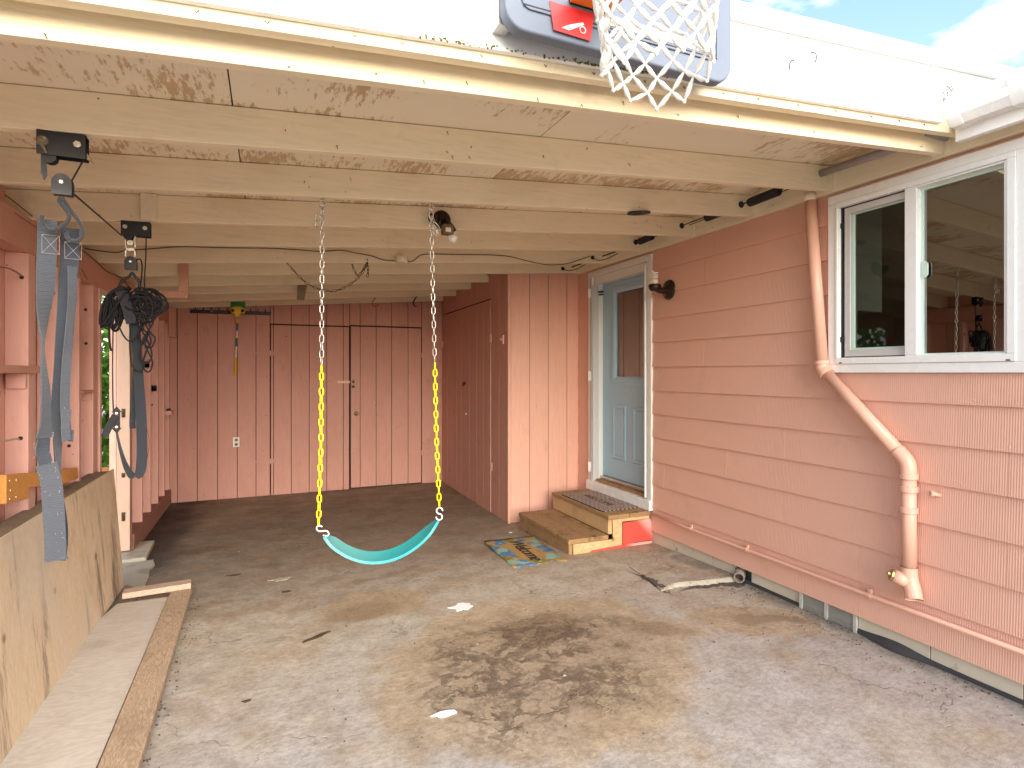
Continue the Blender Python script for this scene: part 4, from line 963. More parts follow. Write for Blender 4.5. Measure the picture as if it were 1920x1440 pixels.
H1 = [[(-.618, yh+.02, 2.02), (-.622, yh+.02, 2.005), (-.597, yh+.02, 1.965), (-.606, yh+.015, 1.935), (-.630, yh+.01, 1.912), (-.652, yh+.01, 1.912), (-.664, yh+.01, 1.935), (-.664, yh+.01, 1.955)],
      [(-.616, yh+.02, 2.02), (-.600, yh+.03, 1.99), (-.578, yh+.035, 1.955), (-.567, yh+.04, 1.925), (-.568, yh+.04, 1.90), (-.585, yh+.04, 1.885), (-.605, yh+.04, 1.892), (-.612, yh+.04, 1.915)]]
h1 = hoist(-.676, -.548, yh, .078, 'pulley_hoist', 'near black pulley hoist with two hooks bolted under the second joist', (-.613, 2.060), H1)
obj('hanger_plate', G().prism([(-.668, yh+.012, 2.15), (-.655, yh+.012, 2.15), (-.652, yh+.012, 2.085), (-.660, yh+.012, 2.068), (-.668, yh+.012, 2.09)], (0, .003, 0)), 'black', h1)
obj('hoist_cord', G().tube([(-.558, yh+.02, 2.152), (-.590, yh+.018, 2.075)], .0028, 6), 'rope', h1)
obj('mud_nest', G().lathe([(0, .010), (.009, .009), (.014, .004), (.017, 0)], (-.661, yh-.002, 2.19), (0, -1, 0), 9).tube([(-.661, yh-.008, 2.18), (-.650, yh-.008, 2.155), (-.648, yh-.006, 2.150)], [.006, .004, .002], 6), 'plytop', h1)
obj('mud_nest', G().prism([(-.546, yh+.004, 2.17), (-.534, yh+.004, 2.152), (-.526, yh+.004, 2.138), (-.546, yh+.004, 2.150)], (0, .01, 0)), 'plytop', h1)
yf = YJ[3]
H2 = [[(-.645, yf+.02, 1.965), (-.655, yf+.02, 1.945), (-.688, yf+.02, 1.915), (-.700, yf+.02, 1.875), (-.690, yf+.02, 1.850)], [(-.645, yf+.02, 1.965), (-.630, yf+.02, 1.945), (-.612, yf+.02, 1.915), (-.615, yf+.02, 1.880), (-.628, yf+.02, 1.860)]]
h2 = hoist(-.688, -.562, yf, .074, 'pulley_hoist', 'far black pulley hoist under the fourth joist above the rope bundle', (-.648, 2.012), H2)
obj('hanger_plate', G().box(-.672, -.667, yf+.01, yf+.03, 2.045, 2.155).box(-.632, -.627, yf+.01, yf+.03, 2.045, 2.155).box(-.672, -.627, yf+.01, yf+.03, 2.075, 2.088).lathe([(0, -.01), (.014, -.01), (.014, .01), (0, .01)], (-.650, yf+.02, 2.115), (0, 1, 0), 12), 'galv', h2)
obj('hoist_cord', G().tube([(-.582, yf+.02, 2.16), (-.584, yf+.02, 2.05), (-.590, yf+.02, 1.93), (-.588, yf+.02, 1.86)], .0032, 6).tube(smooth_path([(-.628, yf+.02, 2.03), (-.608, yf+.02, 2.035), (-.600, yf+.02, 2.00), (-.604, yf+.02, 1.93), (-.612, yf+.02, 1.86)], 4), .0035, 6), 'rope', h2, smooth=True)
tag(obj('hoist_rope', G().tube([(-.595, yh+.03, 2.045), (-.683, yf-.01, 2.145)], .0032, 6), 'rope'), 'thin black cord running from the near pulley back to the far hoist', 'rope')

# slings
s1 = thing('sling_strap', 'long frayed grey webbing sling hanging from the near hoist hooks', 'strap', (-.64, 2.38, .83))
SA = smooth_path(STRAP_A, 5); SB = smooth_path(STRAP_B, 5)
ia = int(len(SA)*.60); ib = int(len(SA)*.68)
obj('light_webbing', G().ribbon(SA[:ia+1], .050), 'web_light', s1, smooth=False)
obj('frayed_webbing', G().ribbon(SA[ia:ib+5], .036, .0035), 'web_dark', s1)
obj('light_webbing', G().ribbon(SA[ib+4:], .056, .003), 'web_light', s1)
obj('dark_webbing', G().ribbon(SB, [.05]*len(SB)), 'web_dark', s1)
obj('dark_webbing', G().ribbon([(SA[-1][0], SA[-1][1], SA[-1][2]+.004, 0), (SA[-1][0]+.001, SA[-1][1]+.022, SA[-1][2]-.006, 0), (SB[0][0], SB[0][1], SB[0][2]+.004, 0)], .053, .003), 'web_light', s1)
obj('loose_end', G().ribbon(smooth_path(STRAP_C, 4), .028), 'web_light', s1)
g = G(); a = STRAP_C[-1]; g.ribbon([(a[0], a[1]-.004, a[2]+.10, 20), (a[0]-.002, a[1]-.012, a[2]+.04, 20), (a[0], a[1]-.010, a[2]-.004, 20), (a[0]+.004, a[1], a[2]-.006, 20), (a[0]+.004, a[1]+.010, a[2]+.03, 20)], .024); obj('loose_end', g, 'web_light', s1)
for nm, (x, y, z, w, h_) in (('stitching', (-.650, 2.3555, 1.868, .044, .030)), ('stitching', (-.602, 2.400, 1.860, .044, .028))):
    ww = Vector((.965, .26, 0)).normalized(); c = Vector((x, y-.004, z)); A_ = [c+ww*sx_*w/2+Vector((0, 0, sz_*h_)) for sx_, sz_ in ((-1, -1), (1, -1), (1, 1), (-1, 1))]
    g = G()
    for p, q_ in ((0, 1), (1, 2), (2, 3), (3, 0), (0, 2), (1, 3)): g.tube([A_[p], A_[q_]], .0005, 4)
    obj(nm, g, 'stitch', s1)
g = G(); rn = random.Random(2)
for k in range(34):
    p = SA[rn.randrange(ia-4, len(SA)-4)]; x = p[0]+rn.choice((-.022, .022, rn.uniform(-.02, .02))); g.tube([(x, p[1]-.004, p[2]), (x+rn.uniform(-.006, .006), p[1]-.008, p[2]-rn.uniform(0, .008))], .0004, 3)
o = obj('frayed_thread', g, 'stitch', s1); o['kind'] = 'stuff'
s2 = thing('sling_strap', 'charcoal webbing sling with buckle looping down from the far hoist over the pink studs', 'strap', (-.66, 3.56, .91))
F_ = smooth_path(FSTRAP, 5); wl = [.020+.027*min(1, max(0, (i/len(F_)-.25)/.25)) for i in range(len(F_))]
obj('webbing', G().ribbon(F_, wl), 'web_dark', s2)
obj('webbing', G().ribbon([(-.690, 3.50, 1.868, 0), (-.672, 3.50, 1.83, 0), (-.655, 3.50, 1.775, 0), (-.640, 3.505, 1.70, 5)], .046, .003), 'web_black', s2)
obj('loose_end', G().ribbon(smooth_path(FSTRAP_TAIL, 4), .032, .003), 'web_black', s2)
obj('loose_end', G().ribbon(smooth_path(FSTRAP_TAIL2, 4), .030), 'web_dark', s2)
bx, bz = FSTRAP_TAIL[1][0]+.012, FSTRAP_TAIL[1][2]+.005
obj('buckle', G().box(bx-.010, bx+.018, 3.552, 3.562, bz-.045, bz+.045).prism([(bx-.018, 3.552, bz+.040), (bx+.026, 3.552, bz+.040), (bx+.004, 3.552, bz+.070)], (0, .008, 0)).prism([(bx+.026, 3.552, bz-.040), (bx-.018, 3.552, bz-.040), (bx+.004, 3.552, bz-.070)], (0, .008, 0)), 'black', s2, bevel=.002)
g = G(); bolt(g, (bx+.004, 3.552, bz+.035), .007); bolt(g, (bx+.004, 3.552, bz-.035), .007); obj('rivet', g, 'galv', s2)

rb = thing('rope_bundle', 'tangled bundle of coiled black cord hanging on the far hoist hooks', 'rope', (-.65, 3.54, 1.45))
rn = random.Random(11)
def rope(name, pts, r=.0046): obj(name, G().tube(smooth_path(pts, 4), r, 6), 'rope', rb, smooth=True)
for k in range(13):                                            # left hank
    j = lambda s_: rn.gauss(0, s_)
    yy = 3.52+j(.022); b = 1.655+abs(j(.04)); lx = -.772+abs(j(.022))
    rope('rope_loop', [(-.648, yy, 1.878+j(.006)), (-.690, yy+j(.006), 1.874+j(.006)), (-.728, yy, 1.845+j(.006)), (lx+.008, yy+j(.006), 1.78), (lx, yy, 1.70+j(.01)), (lx+.012, yy, b), (lx+.030+j(.004), yy, b+.012), (lx+.045, yy+j(.006), 1.75), (-.700+j(.01), yy+.012, 1.83), (-.655, yy+.012, 1.868)], rn.uniform(.0042, .0056))
for k in range(24):                                            # right tangle
    cx_, cz_ = -.583+rn.gauss(0, .018), 1.800+rn.gauss(0, .016); a, b = rn.uniform(.030, .066), rn.uniform(.035, .075); th = rn.uniform(0, PI); yy = 3.52+rn.gauss(0, .022); pts = []
    for q_ in range(13):
        u = 2*PI*q_/12; x = a*math.cos(u); z = b*math.sin(u); pts.append((cx_+x*math.cos(th)-z*math.sin(th), yy+.02*math.sin(u*1.0+k)+rn.gauss(0, .003), cz_+x*math.sin(th)+z*math.cos(th)))
    rope('rope_loop', pts, rn.uniform(.0042, .0056))
for (x, w, b, t_) in ((-.585, .030, 1.50, 1.76), (-.575, .024, 1.455, 1.66), (-.598, .022, 1.60, 1.75), (-.570, .028, 1.58, 1.74)):
    yy = 3.52+rn.gauss(0, .012); rope('rope_loop', [(x, yy, t_), (x-w*.4, yy, (t_+b)/2+.04), (x+w*.2, yy, (t_+b)/2), (x+w, yy, b+.05), (x+w*.6, yy, b+.008), (x, yy, b), (x-w*.8, yy, b+.03), (x-w*.2, yy, (t_+b)/2), (x+w*.7, yy, (t_+b)/2+.05), (x+w*.2, yy, t_)], .0042)
rope('rope_loop', [(-.700, 3.50, 1.83), (-.705, 3.50, 1.76), (-.690, 3.50, 1.68), (-.665, 3.50, 1.625), (-.640, 3.50, 1.61), (-.615, 3.50, 1.64), (-.600, 3.51, 1.70)], .0042)
rope('rope_tail', [(-.648, 3.53, 1.82), (-.650, 3.53, 1.70), (-.652, 3.53, 1.58), (-.645, 3.53, 1.50), (-.628, 3.53, 1.465), (-.60, 3.53, 1.46), (-.585, 3.53, 1.51)], .0038)
rope('rope_tail', [(-.738, 3.52, 1.72), (-.735, 3.52, 1.60), (-.728, 3.52, 1.56)], .0055)

# ================================================================== SMALL FITTINGS UNDER THE ROOF
fl_ = thing('motion_floodlight', 'old bronze motion sensor light with round white bulb on the fourth joist', 'light fixture', (.985, 3.50, 2.40))
yj = YJ[3]
obj('base_plate', G().lathe([(0, .030), (.030, .028), (.050, .016), (.058, 0)], (.985, yj-.001, 2.408), (0, -1, 0), 20), 'bronze', fl_, smooth=True)
obj('sensor', G().box(.968, 1.035, yj-.095, yj-.035, 2.300, 2.362), 'olive', fl_, bevel=.006)
obj('sensor_lens', G().box(.982, 1.016, yj-.098, yj-.094, 2.312, 2.338), 'outlet', fl_, bevel=.003)
obj('lamp_socket', G().lathe([(0, 0), (.022, 0), (.030, .05), (.024, .052), (0, .03)], (.945, yj-.03, 2.40), (-.7, -.6, -.1), 14), 'bronze', fl_, smooth=True)
obj('lamp_socket', G().tube([(.985, yj-.03, 2.40), (1.02, yj-.05, 2.36), (1.045, yj-.04, 2.33)], [.02, .022, .024], 12), 'bronze', fl_, smooth=True)
obj('bulb', G().lathe([(.0, -.032), (.016, -.028), (.028, -.014), (.032, 0), (.028, .014), (.016, .028), (.012, .045), (0, .046)], (1.040, yj-.05, 2.288), (0, .1, 1), 20), 'bulb', fl_, smooth=True)
tag(obj('junction_box', G().lathe([(0, 0), (.044, 0), (.048, .006), (.048, .032), (.052, .034), (.050, .050), (0, .050)], (.976, YJ[5]-.055, 2.338), (0, 0, 1), 24), 'cream', smooth=False, bevel=.002), 'round cream painted junction box on the sixth joist where the brown cable meets', 'junction box')
for pts, lab in ((CABLE, 'thin brown cable stapled along the joist left of the junction box'), (CABLE2, 'thin brown cable sagging along the joist right of the junction box')):
    tag(obj('cable', G().tube(smooth_path([(x, y+.05, z) for x, y, z in pts], 4), .0036, 6), 'cable', smooth=True), lab, 'cable')
tag(obj('loose_wire', G().tube(smooth_path(VINE, 4), .003, 5).tube([(-1.04, 3.3, 2.165), (-1.03, 3.45, 2.155), (-1.04, 3.6, 2.16)], .0016, 4).tube([(-1.04, 4.30, 2.08), (-1.035, 4.4, 2.03)], .002, 4), 'cable'), 'dark stray wire running along the top of the pink side beam', 'wire')
tag(obj('stud_wire', G().tube(smooth_path(LWIRE1, 4), .0042, 6), 'bare_pinkY', smooth=True), 'painted wire entering the upper hole in the leftmost pink stud', 'wire')
tag(obj('stud_wire', G().tube(smooth_path(LWIRE2, 4), .0042, 6), 'block2x4', smooth=True), 'cream wire entering the lower hole in the leftmost pink stud', 'wire')
tag(obj('red_wire', G().tube(smooth_path(REDWIRE, 4), .0022, 5), 'redwire', smooth=True), 'thin red wire hanging loose on the studs behind the far sling', 'wire')
mt = Matrix.Translation((2.05, 2.93, jb(2.05)-.006)) @ Euler((math.radians(4), math.radians(-4), 0)).to_matrix().to_4x4()
g = G().lathe([(.018, 0), (.070, 0), (.072, -.003), (.070, -.006), (.018, -.006), (.018, 0)], (0, 0, 0), (0, 0, 1), 36); g.v = [tuple(mt @ Vector(v)) for v in g.v]
tag(obj('disc', g, 'black'), 'flat black disc with centre hole stuck under the third joist', 'disc')
# foam roller holders between joists, beside the ledger
def roller(j, foam, label, rod=True):
    yk = YJ[j]; r_ = thing('foam_roller', label, 'foam roller', (2.85, yk-.1, 2.55))
    obj('end_knob', G().lathe([(0, .012), (.014, .010), (.022, .003), (.022, 0)], (2.85, yk-.001, 2.562), (0, -1, 0), 16), 'rubber', r_, smooth=True)
    obj('cord', G().tube([(2.85, yk-.01, 2.562), (2.85, yk-.2, 2.566), (2.85, YJ[j-1]+.04, 2.572)], .004, 6).tube([(2.87, yk-.06, 2.556), (2.865, YJ[j-1]+.04, 2.562)], .003, 6), 'rope', r_)
    a, b = foam; obj('foam_sleeve', G().lathe([(.010, 0), (.026, .002), (.028, .008), (.028, (a-b)-.008), (.026, (a-b)-.002), (.010, (a-b)), (.010, 0)], (2.85, a, 2.556), (0, -1, .03), 16), 'rubber', r_, smooth=True)
roller(2, (2.845, 2.60), 'nearest black foam roller on a cord between the second and third joists')
roller(3, (3.25, 3.0), 'middle black foam roller on a cord in front of the fourth joist')
roller(4, (4.065, 3.885), 'far black foam roller on a cord in front of the fifth joist')
for j, lab in ((5, 'black cord hooks on the sixth joist end above the door'), (6, 'black knob and looped cord on the joist end beside the closet')):
    y = YJ[j]; k_ = thing('cord_hook', lab, 'hook', (2.8, y, 2.53))
    obj('knob', G().lathe([(0, .012), (.014, .010), (.020, .002), (.020, 0)], (2.78, y-.001, 2.540-.005*j+.02), (0, -1, 0), 14), 'rubber', k_, smooth=True)
    obj('cord', G().tube(smooth_path([(2.78, y-.01, 2.535), (2.82, y-.04, 2.505), (2.88, y-.10, 2.515), (2.92, y-.22, 2.545)], 4), .0035, 6).tube([(2.86, y-.05, 2.545), (2.90, y-.2, 2.56)], .006, 6), 'rope', k_)
tag(obj('grey_tube', G().tube([(2.855, 2.312, 2.580), (2.862, 1.750, 2.572)], .021, 14), 'greyrail', smooth=True), 'grey plastic tube tucked between the first two joists above the window', 'pipe')
tag(obj('joist_pipe', G().tube([(2.80, 1.706, 2.575), (2.93, 1.69, 2.565)], .018, 12), 'greyrail', smooth=True), 'short dark grey pipe stub behind the fascia at the gutter corner', 'pipe')
# ceiling hooks near the back
for x, m_, lab in ((1.16, 'redwire', 'small red hook screwed under a rear joist'), (1.66, 'black', 'black bent hook screwed under a rear joist at right')):
    y = YJ[9]+.02; z = jb(x); s_ = 1 if m_ == 'redwire' else 1.15
    tag(obj('ceiling_hook', G().tube(smooth_path([(x+.02, y, z+.004), (x-.004, y, z-.03*s_), (x-.022, y, z-.06*s_), (x-.012, y, z-.095*s_), (x+.02, y, z-.108*s_), (x+.045, y, z-.09*s_), (x+.05, y, z-.07*s_)][:7 if m_ == 'redwire' else 5], 4), .0055 if m_ == 'redwire' else .008, 8), m_, smooth=True), lab, 'hook')

# ================================================================== THINGS ON THE BACK WALL
hr = thing('hook_rail', 'long black hook rail screwed to the back wall left of the shed doors', 'hook rail', (-.41, 7.78, 2.16))
g = G().hexa([(-.848, 7.776, 2.148), (.020, 7.776, 2.158), (.020, 7.793, 2.158), (-.848, 7.793, 2.148)], [(-.848, 7.776, 2.190), (.020, 7.776, 2.200), (.020, 7.793, 2.200), (-.848, 7.793, 2.190)]); obj('rail', g, 'black', hr, bevel=.003)
for k in range(10):
    x = -.79+.083*k; z = 2.188+.012*k/10; obj('hook', G().tube(smooth_path([(x, 7.776, z-.016), (x, 7.755, z-.012), (x, 7.748, z+.008), (x, 7.752, z+.020)], 3), .006, 6).lathe([(0, -.009), (.009, 0), (0, .009)], (x, 7.752, z+.022), (0, 0, 1), 8), 'black', hr, smooth=True)
tag(obj('brush_handle', G().lathe([(0, 0), (.012, .004), (.017, .05), (.015, .09), (0, .092)], (-.625, 7.765, 2.165), (0, 0, 1), 12), 'greyrail', smooth=True), 'small grey handle standing in the third slot of the hook rail', 'handle')
tb = thing('toy_broom', 'child broom with yellow oval head, green bristles and striped handle on the hook rail', 'broom', (-.36, 7.73, 1.41))
obj('bristles', G().hexa([(-.418, 7.725, 2.19), (-.268, 7.725, 2.195), (-.268, 7.755, 2.195), (-.418, 7.755, 2.19)], [(-.424, 7.720, 2.295), (-.264, 7.720, 2.30), (-.264, 7.760, 2.30), (-.424, 7.760, 2.295)]), 'green', tb)
g = G().lathe([(0, .018), (.060, .014), (.082, .005), (.084, 0), (0, -.01)], (0, 0, 0), (0, -1, 0), 28); g.v = [(x-.343, y+7.715, z*.58+2.195) for x, y, z in g.v]
g.hexa([(-.372, 7.70, 2.120), (-.322, 7.70, 2.120), (-.322, 7.72, 2.120), (-.372, 7.72, 2.120)], [(-.368, 7.70, 2.165), (-.318, 7.70, 2.165), (-.318, 7.72, 2.165), (-.368, 7.72, 2.165)])
obj('head', g, 'toyyellow', tb, smooth=False)
for x in (-.398, -.292):
    obj('eye', G().lathe([(0, .012), (.014, .009), (.020, 0)], (x, 7.700, 2.190), (0, -1, 0), 14), 'green', tb, smooth=True)
    obj('pupil', G().lathe([(0, .006), (.011, .004), (.013, 0)], (x, 7.689, 2.189), (0, -1, 0), 12), 'black', tb, smooth=True)
for s_ in (-1, 1): obj('hair_tie', G().tube([(-.343+s_*.055, 7.70, 2.155), (-.343+s_*.088, 7.70, 2.138)], .006, 6), 'orangep', tb)
seg = [(2.12, 2.04, 'toyyellow'), (2.04, 1.96, 'blue'), (1.96, 1.865, 'outlet'), (1.865, 1.80, 'green'), (1.80, 1.765, 'blue'), (1.765, 1.63, 'outlet'), (1.63, 1.415, 'toyyellow')]
for a, b, m_ in seg:
    xa, xb_ = -.347-.035*(2.12-a), -.347-.035*(2.12-b)
    obj('handle', G().tube([(xa, 7.73, a), (xb_, 7.73, b)], .0105 if m_ != 'toyyellow' or a > 2 else .0125, 10), m_, tb, smooth=True)
ou = thing('wall_outlet', 'white double wall outlet on the pink back wall', 'outlet', (-.364, 7.79, .60))
obj('cover_plate', G().box(-.400, -.328, 7.788, 7.7955, .555, .673), 'outlet', ou, bevel=.003)
for z in (.586, .640):
    obj('socket', G().lathe([(0, .003), (.016, .003), (.018, 0)], (-.364, 7.788, z), (0, -1, 0), 16), 'plytop', ou)
    obj('slot', G().box(-.371, -.369, 7.783, 7.785, z-.002, z+.008).box(-.360, -.358, 7.783, 7.785, z-.002, z+.008).box(-.366, -.362, 7.783, 7.785, z-.011, z-.007), 'black', ou)
cr_ = thing('crayon_ledge', 'tiny pink ledge holding small black knobs in the left rear corner', 'ledge', (-1.02, 7.5, 1.0))
obj('ledge', G().box(-1.048, -.985, 7.40, 7.56, .985, 1.030), 'studs', cr_, bevel=.002)
obj('knob', G().lathe([(.014, 0), (.014, .02), (0, .024)], (-1.02, 7.44, 1.031), (0, 0, 1), 8).lathe([(.014, 0), (.014, .02), (0, .024)], (-1.02, 7.48, 1.031), (0, 0, 1), 8).lathe([(.014, 0), (.014, .02), (0, .024)], (-1.02, 7.52, 1.031), (0, 0, 1), 8), 'black', cr_)

# ================================================================== LEANING PLYWOOD PANEL, BOARDS ON THE FLOOR
pp = thing('hollow_platform', 'large hollow plywood platform leaning on edge against the left studs', 'platform', (-.96, 3.2, 0))
def lean(x, z): return x-.0886*z/1.0
def leanbox(d0, d1, y0_, y1_, z0_, z1_, dy=0.0):
    b = [(-.893-d1+lean(0, z0_), y0_, z0_), (-.893-d0+lean(0, z0_), y0_, z0_), (-.893-d0+lean(0, z0_), y1_, z0_), (-.893-d1+lean(0, z0_), y1_, z0_)]
    t_ = [(-.893-d1+lean(0, z1_), y0_, z1_), (-.893-d0+lean(0, z1_), y0_, z1_), (-.893-d0+lean(0, z1_), y1_+dy, z1_), (-.893-d1+lean(0, z1_), y1_+dy, z1_)]
    return G().hexa(b, t_)
obj('face_sheet', leanbox(0, .012, 1.15, 4.66, .010, .796, .07), 'ply', pp, bevel=.002)
obj('back_sheet', leanbox(.112, .124, 1.15, 4.66, .010, .780, .07), 'ply', pp)
obj('top_board', leanbox(.0125, .1115, 1.15, 4.655, .757, .794, .004), 'plytop', pp, bevel=.003)
obj('end_board', leanbox(.0125, .1115, 4.62, 4.657, .012, .755, .06), 'ply', pp)
obj('end_board', leanbox(.0125, .1115, 1.16, 1.20, .012, .755), 'ply', pp)
tag(obj('plywood_sheet', G().prism([(-.897, 1.3, .009), (-.562, 1.3, .009), (-.588, 4.30, .009), (-.86, 4.30, .009), (-.897, 4.1, .009)], (0, 0, .012)), 'pale_ply', bevel=.002), 'pale worn plywood sheet lying flat beside the leaning panel', 'plywood sheet')
g = G().prism([(-.548, 1.3, .004), (-.405, 1.3, .004), (-.462, 4.35, .004), (-.583, 4.36, .004)], (0, 0, .036))
tag(obj('floor_board', g, 'plank2x6', bevel=.004), 'weathered two by six board with bold grain lying along the floor at left', 'board')
m4 = Matrix.Translation((-.655, 4.365, .0415)) @ Euler((0, 0, math.radians(5))).to_matrix().to_4x4()
tag(obj('wood_block', G().box(-.185, .185, -.045, .045, 0, .036, m4), 'block2x4', bevel=.003), 'short pale wood offcut lying across the end of the floor board', 'wood block')

# ================================================================== STEPS AND MATS
st = thing('wooden_steps', 'two rough wooden steps with a red painted side panel below the blue door', 'steps', (2.6, 4.6, -.02))
obj('tread', G().box(2.185, 2.372, 4.085, 5.10, .072, .110), 'step_top', st, bevel=.006)
obj('tread', G().box(2.375, 2.560, 4.085, 5.10, .072, .110), 'step_top', st, bevel=.006)
obj('riser', G().box(2.192, 2.225, 4.095, 5.095, -.06, .0715), 'step_top', st, bevel=.004)
obj('tread', G().box(2.552, 2.760, 4.075, 5.12, .233, .271), 'step_top', st, bevel=.006)
obj('tread', G().box(2.763, 2.972, 4.075, 5.12, .233, .271), 'step_top', st, bevel=.006)
obj('riser', G().box(2.562, 2.598, 4.095, 5.115, .1105, .2325), 'step_side', st, bevel=.004)
sp_ = [(2.227, -.02), (2.69, -.02), (2.69, .205), (2.965, .205), (2.965, .232), (2.60, .232), (2.60, .0715), (2.227, .0715)]
obj('side_panel', G().prism([(x, 4.082, z) for x, z in sp_], (0, .018, 0)), 'step_side', st, bevel=.002)
obj('red_panel', G().prism([(x, 4.078, z) for x, z in [(2.695, .015), (3.0, .02), (3.0, .125), (2.972, .205), (2.695, .197)]], (0, .016, 0)), 'redply', st, bevel=.002)
obj('red_strip', G().prism([(x, 4.077, z) for x, z in [(2.36, -.02), (2.99, -.02), (2.99, .0145), (2.695, .0145), (2.40, .004)]], (0, .004, 0)), 'redply', st)
obj('far_side_panel', G().box(2.227, 2.96, 5.07, 5.088, -.05, .07).box(2.60, 2.96, 5.09, 5.108, .0715, .232), 'step_side', st)
m1 = thing('welcome_mat', 'coir mat with blue flowers and Welcome lettering on the floor by the steps', 'doormat', (1.90, 4.33, -.015))
bm = G(); n1, n2 = 8, 14
def mat_z(u, v): return gz(4.33)+.012+.006*mnoise.noise(Vector((u*3, v*3, 2)))+.010*max(0, abs(u)-.6)*(1 if v < 0 else .2)
for j in range(n2+1):
    for i in range(n1+1):
        u, v = -1+2*i/n1, -1+2*j/n2; a = math.radians(-2.5)
        x, y = u*.222, v*.375; bm.v.append((1.905+x*math.cos(a)-y*math.sin(a), 4.335+x*math.sin(a)+y*math.cos(a), mat_z(u, v)))
for j in range(n2):
    for i in range(n1): k = j*(n1+1)+i; bm.f.append((k, k+1, k+n1+2, k+n1+1))
mo = obj('mat', bm, 'mat_floral', m1, smooth=True, origin=(1.905, 4.335, mat_z(0, 0)))
so = mo.modifiers.new('thick', 'SOLIDIFY'); so.thickness = .012; so.offset = -1
TXT = Matrix(((0, 1, 0, 0), (-1, 0, 0, 0), (0, 0, 1, 0), (0, 0, 0, 1)))
lettering('Welcome', .155, 'mat_ink', m1, Matrix.Translation((1.915, 4.345, gz(4.33)+.0165)) @ Euler((0, 0, math.radians(-2.5))).to_matrix().to_4x4() @ TXT, .0012, .35, .88)
m2 = thing('step_mat', 'striped woven door mat reading WELCOME on the upper wooden step', 'doormat', (2.765, 4.57, .271))
obj('mat', G().box(2.572, 2.952, 4.20, 4.95, .2715, .280), 'mat_woven', m2, bevel=.002)
obj('label_panel', G().box(2.690, 2.815, 4.34, 4.81, .2805, .2820), 'mat_panel', m2)
lettering('WELCOME', .100, 'mat_ink', m2, Matrix.Translation((2.752, 4.575, .2828)) @ TXT, .0006, 0, 1.0)

# ================================================================== HOUSE FITTINGS
dp = thing('drain_pipe', 'pink painted drain pipe running diagonally below the window to an open end', 'pipe', (2.93, 2.1, .3))
XP = 2.936; path = [(XP, 2.452, 2.47), (XP, 2.369, 1.495)]
obj('pipe', G().tube([(XP, 2.456, 2.52), path[0]], .0335, 16), 'cream', dp, smooth=True)
obj('pipe', G().tube(path, .033, 16), 'pink_metal', dp, smooth=True)
obj('pipe', G().tube([(XP, 2.345, 1.450), (XP, 1.905, 1.030)], .033, 16), 'pink_metal', dp, smooth=True)
obj('pipe', G().tube([(XP, 1.872, .955), (XP, 1.870, .45)], .034, 16), 'pink_metal', dp, smooth=True)
obj('elbow', G().tube(smooth_path([(XP, 2.3695, 1.515), (XP, 2.366, 1.475), (XP, 2.340, 1.446)], 4), .038, 16), 'pink_metal', dp, smooth=True)
obj('elbow', G().tube(smooth_path([(XP, 1.930, 1.052), (XP, 1.895, 1.018), (XP, 1.876, .985), (XP, 1.873, .935)], 5), .038, 16), 'pink_metal', dp, smooth=True)
for z in (.93, .865, .76): obj('collar', G().tube([(XP, 1.872, z+.014), (XP, 1.872, z-.014)], .042, 18), 'pink_metal', dp, smooth=False, bevel=.003)
obj('collar', G().tube([(XP, 2.3705, 1.520), (XP, 2.3695, 1.498)], .043, 18), 'pink_metal', dp, bevel=.003)
obj('collar', G().tube([(XP, 2.352, 1.458), (XP, 2.336, 1.440)], .043, 18), 'pink_metal', dp, bevel=.003)
obj('wye', G().tube(smooth_path([(XP, 1.870, .475), (XP, 1.868, .42), (XP-.006, 1.850, .37), (XP-.02, 1.832, .325)], 4), [.038]*6+[.039]*6+[.040], 16, cap=False), 'pink_metal', dp, smooth=True)
obj('wye', G().tube([(XP-.005, 1.865, .40), (XP-.055, 1.915, .425)], .034, 16), 'pink_metal', dp, smooth=True)
obj('cleanout_plug', G().lathe([(.030, 0), (.030, .012), (.013, .013), (.013, .026), (0, .026)], (XP-.055, 1.915, .425), (-.66, .66, .33), 8), 'brass', dp)
obj('open_end', G().lathe([(.036, 0), (.040, 0), (.040, .014), (.036, .014)], (XP-.014, 1.840, .345), (-.35, -.35, -.87), 16), 'pink_metal', dp)
obj('open_end', G().lathe([(0, 0), (.035, 0)], (XP-.0165, 1.837, .338), (-.35, -.35, -.87), 16), 'rust', dp)
gp = thing('wall_pipe', 'thin pink painted pipe running level along the bottom of the house siding', 'pipe', (2.96, 2.5, .245))
obj('pipe', G().tube([(2.962, 4.02, .256), (2.962, 3.6, .2445), (2.962, 2.4, .246), (2.962, .2, .249)], .0115, 10), 'pink_metal', gp, smooth=True)
for y in (3.55, 2.98, 2.1, 1.2): obj('pipe_strap', G().tube([(2.962, y-.010, .246), (2.962, y+.010, .246)], .0145, 10).box(2.965, 2.979, y-.008, y+.008, .225, .28), 'pink_metal', gp)
hb_ = thing('pipe_stub', 'small pink capped pipe stub poking out of the siding right of the drain pipe', 'pipe', (2.97, 1.75, .855))
obj('stub', G().tube([(2.985, 1.752, .852), (2.945, 1.765, .862)], .010, 10), 'pink_metal', hb_, smooth=True)
obj('cap', G().lathe([(.008, -.008), (.014, -.006), (.014, .010), (.008, .012), (.006, .004), (0, .004)], (2.945, 1.765, .862), (-.94, .3, .1), 12), 'pink_metal', hb_)
ho = thing('drain_hose', 'white corrugated hose end poking out of the foundation gap', 'hose', (2.97, 3.06, .03))
pr = []
for k in range(12): pr += [(.033+(.004 if k % 2 else 0), .008*k), (.033+(.004 if k % 2 else 0), .008*k+.006)]
obj('hose', G().lathe(pr+[(.028, .094), (.028, .03)], (3.025, 3.10, .046), (-.75, -.64, -.10), 20), 'hose_white', ho, smooth=False)
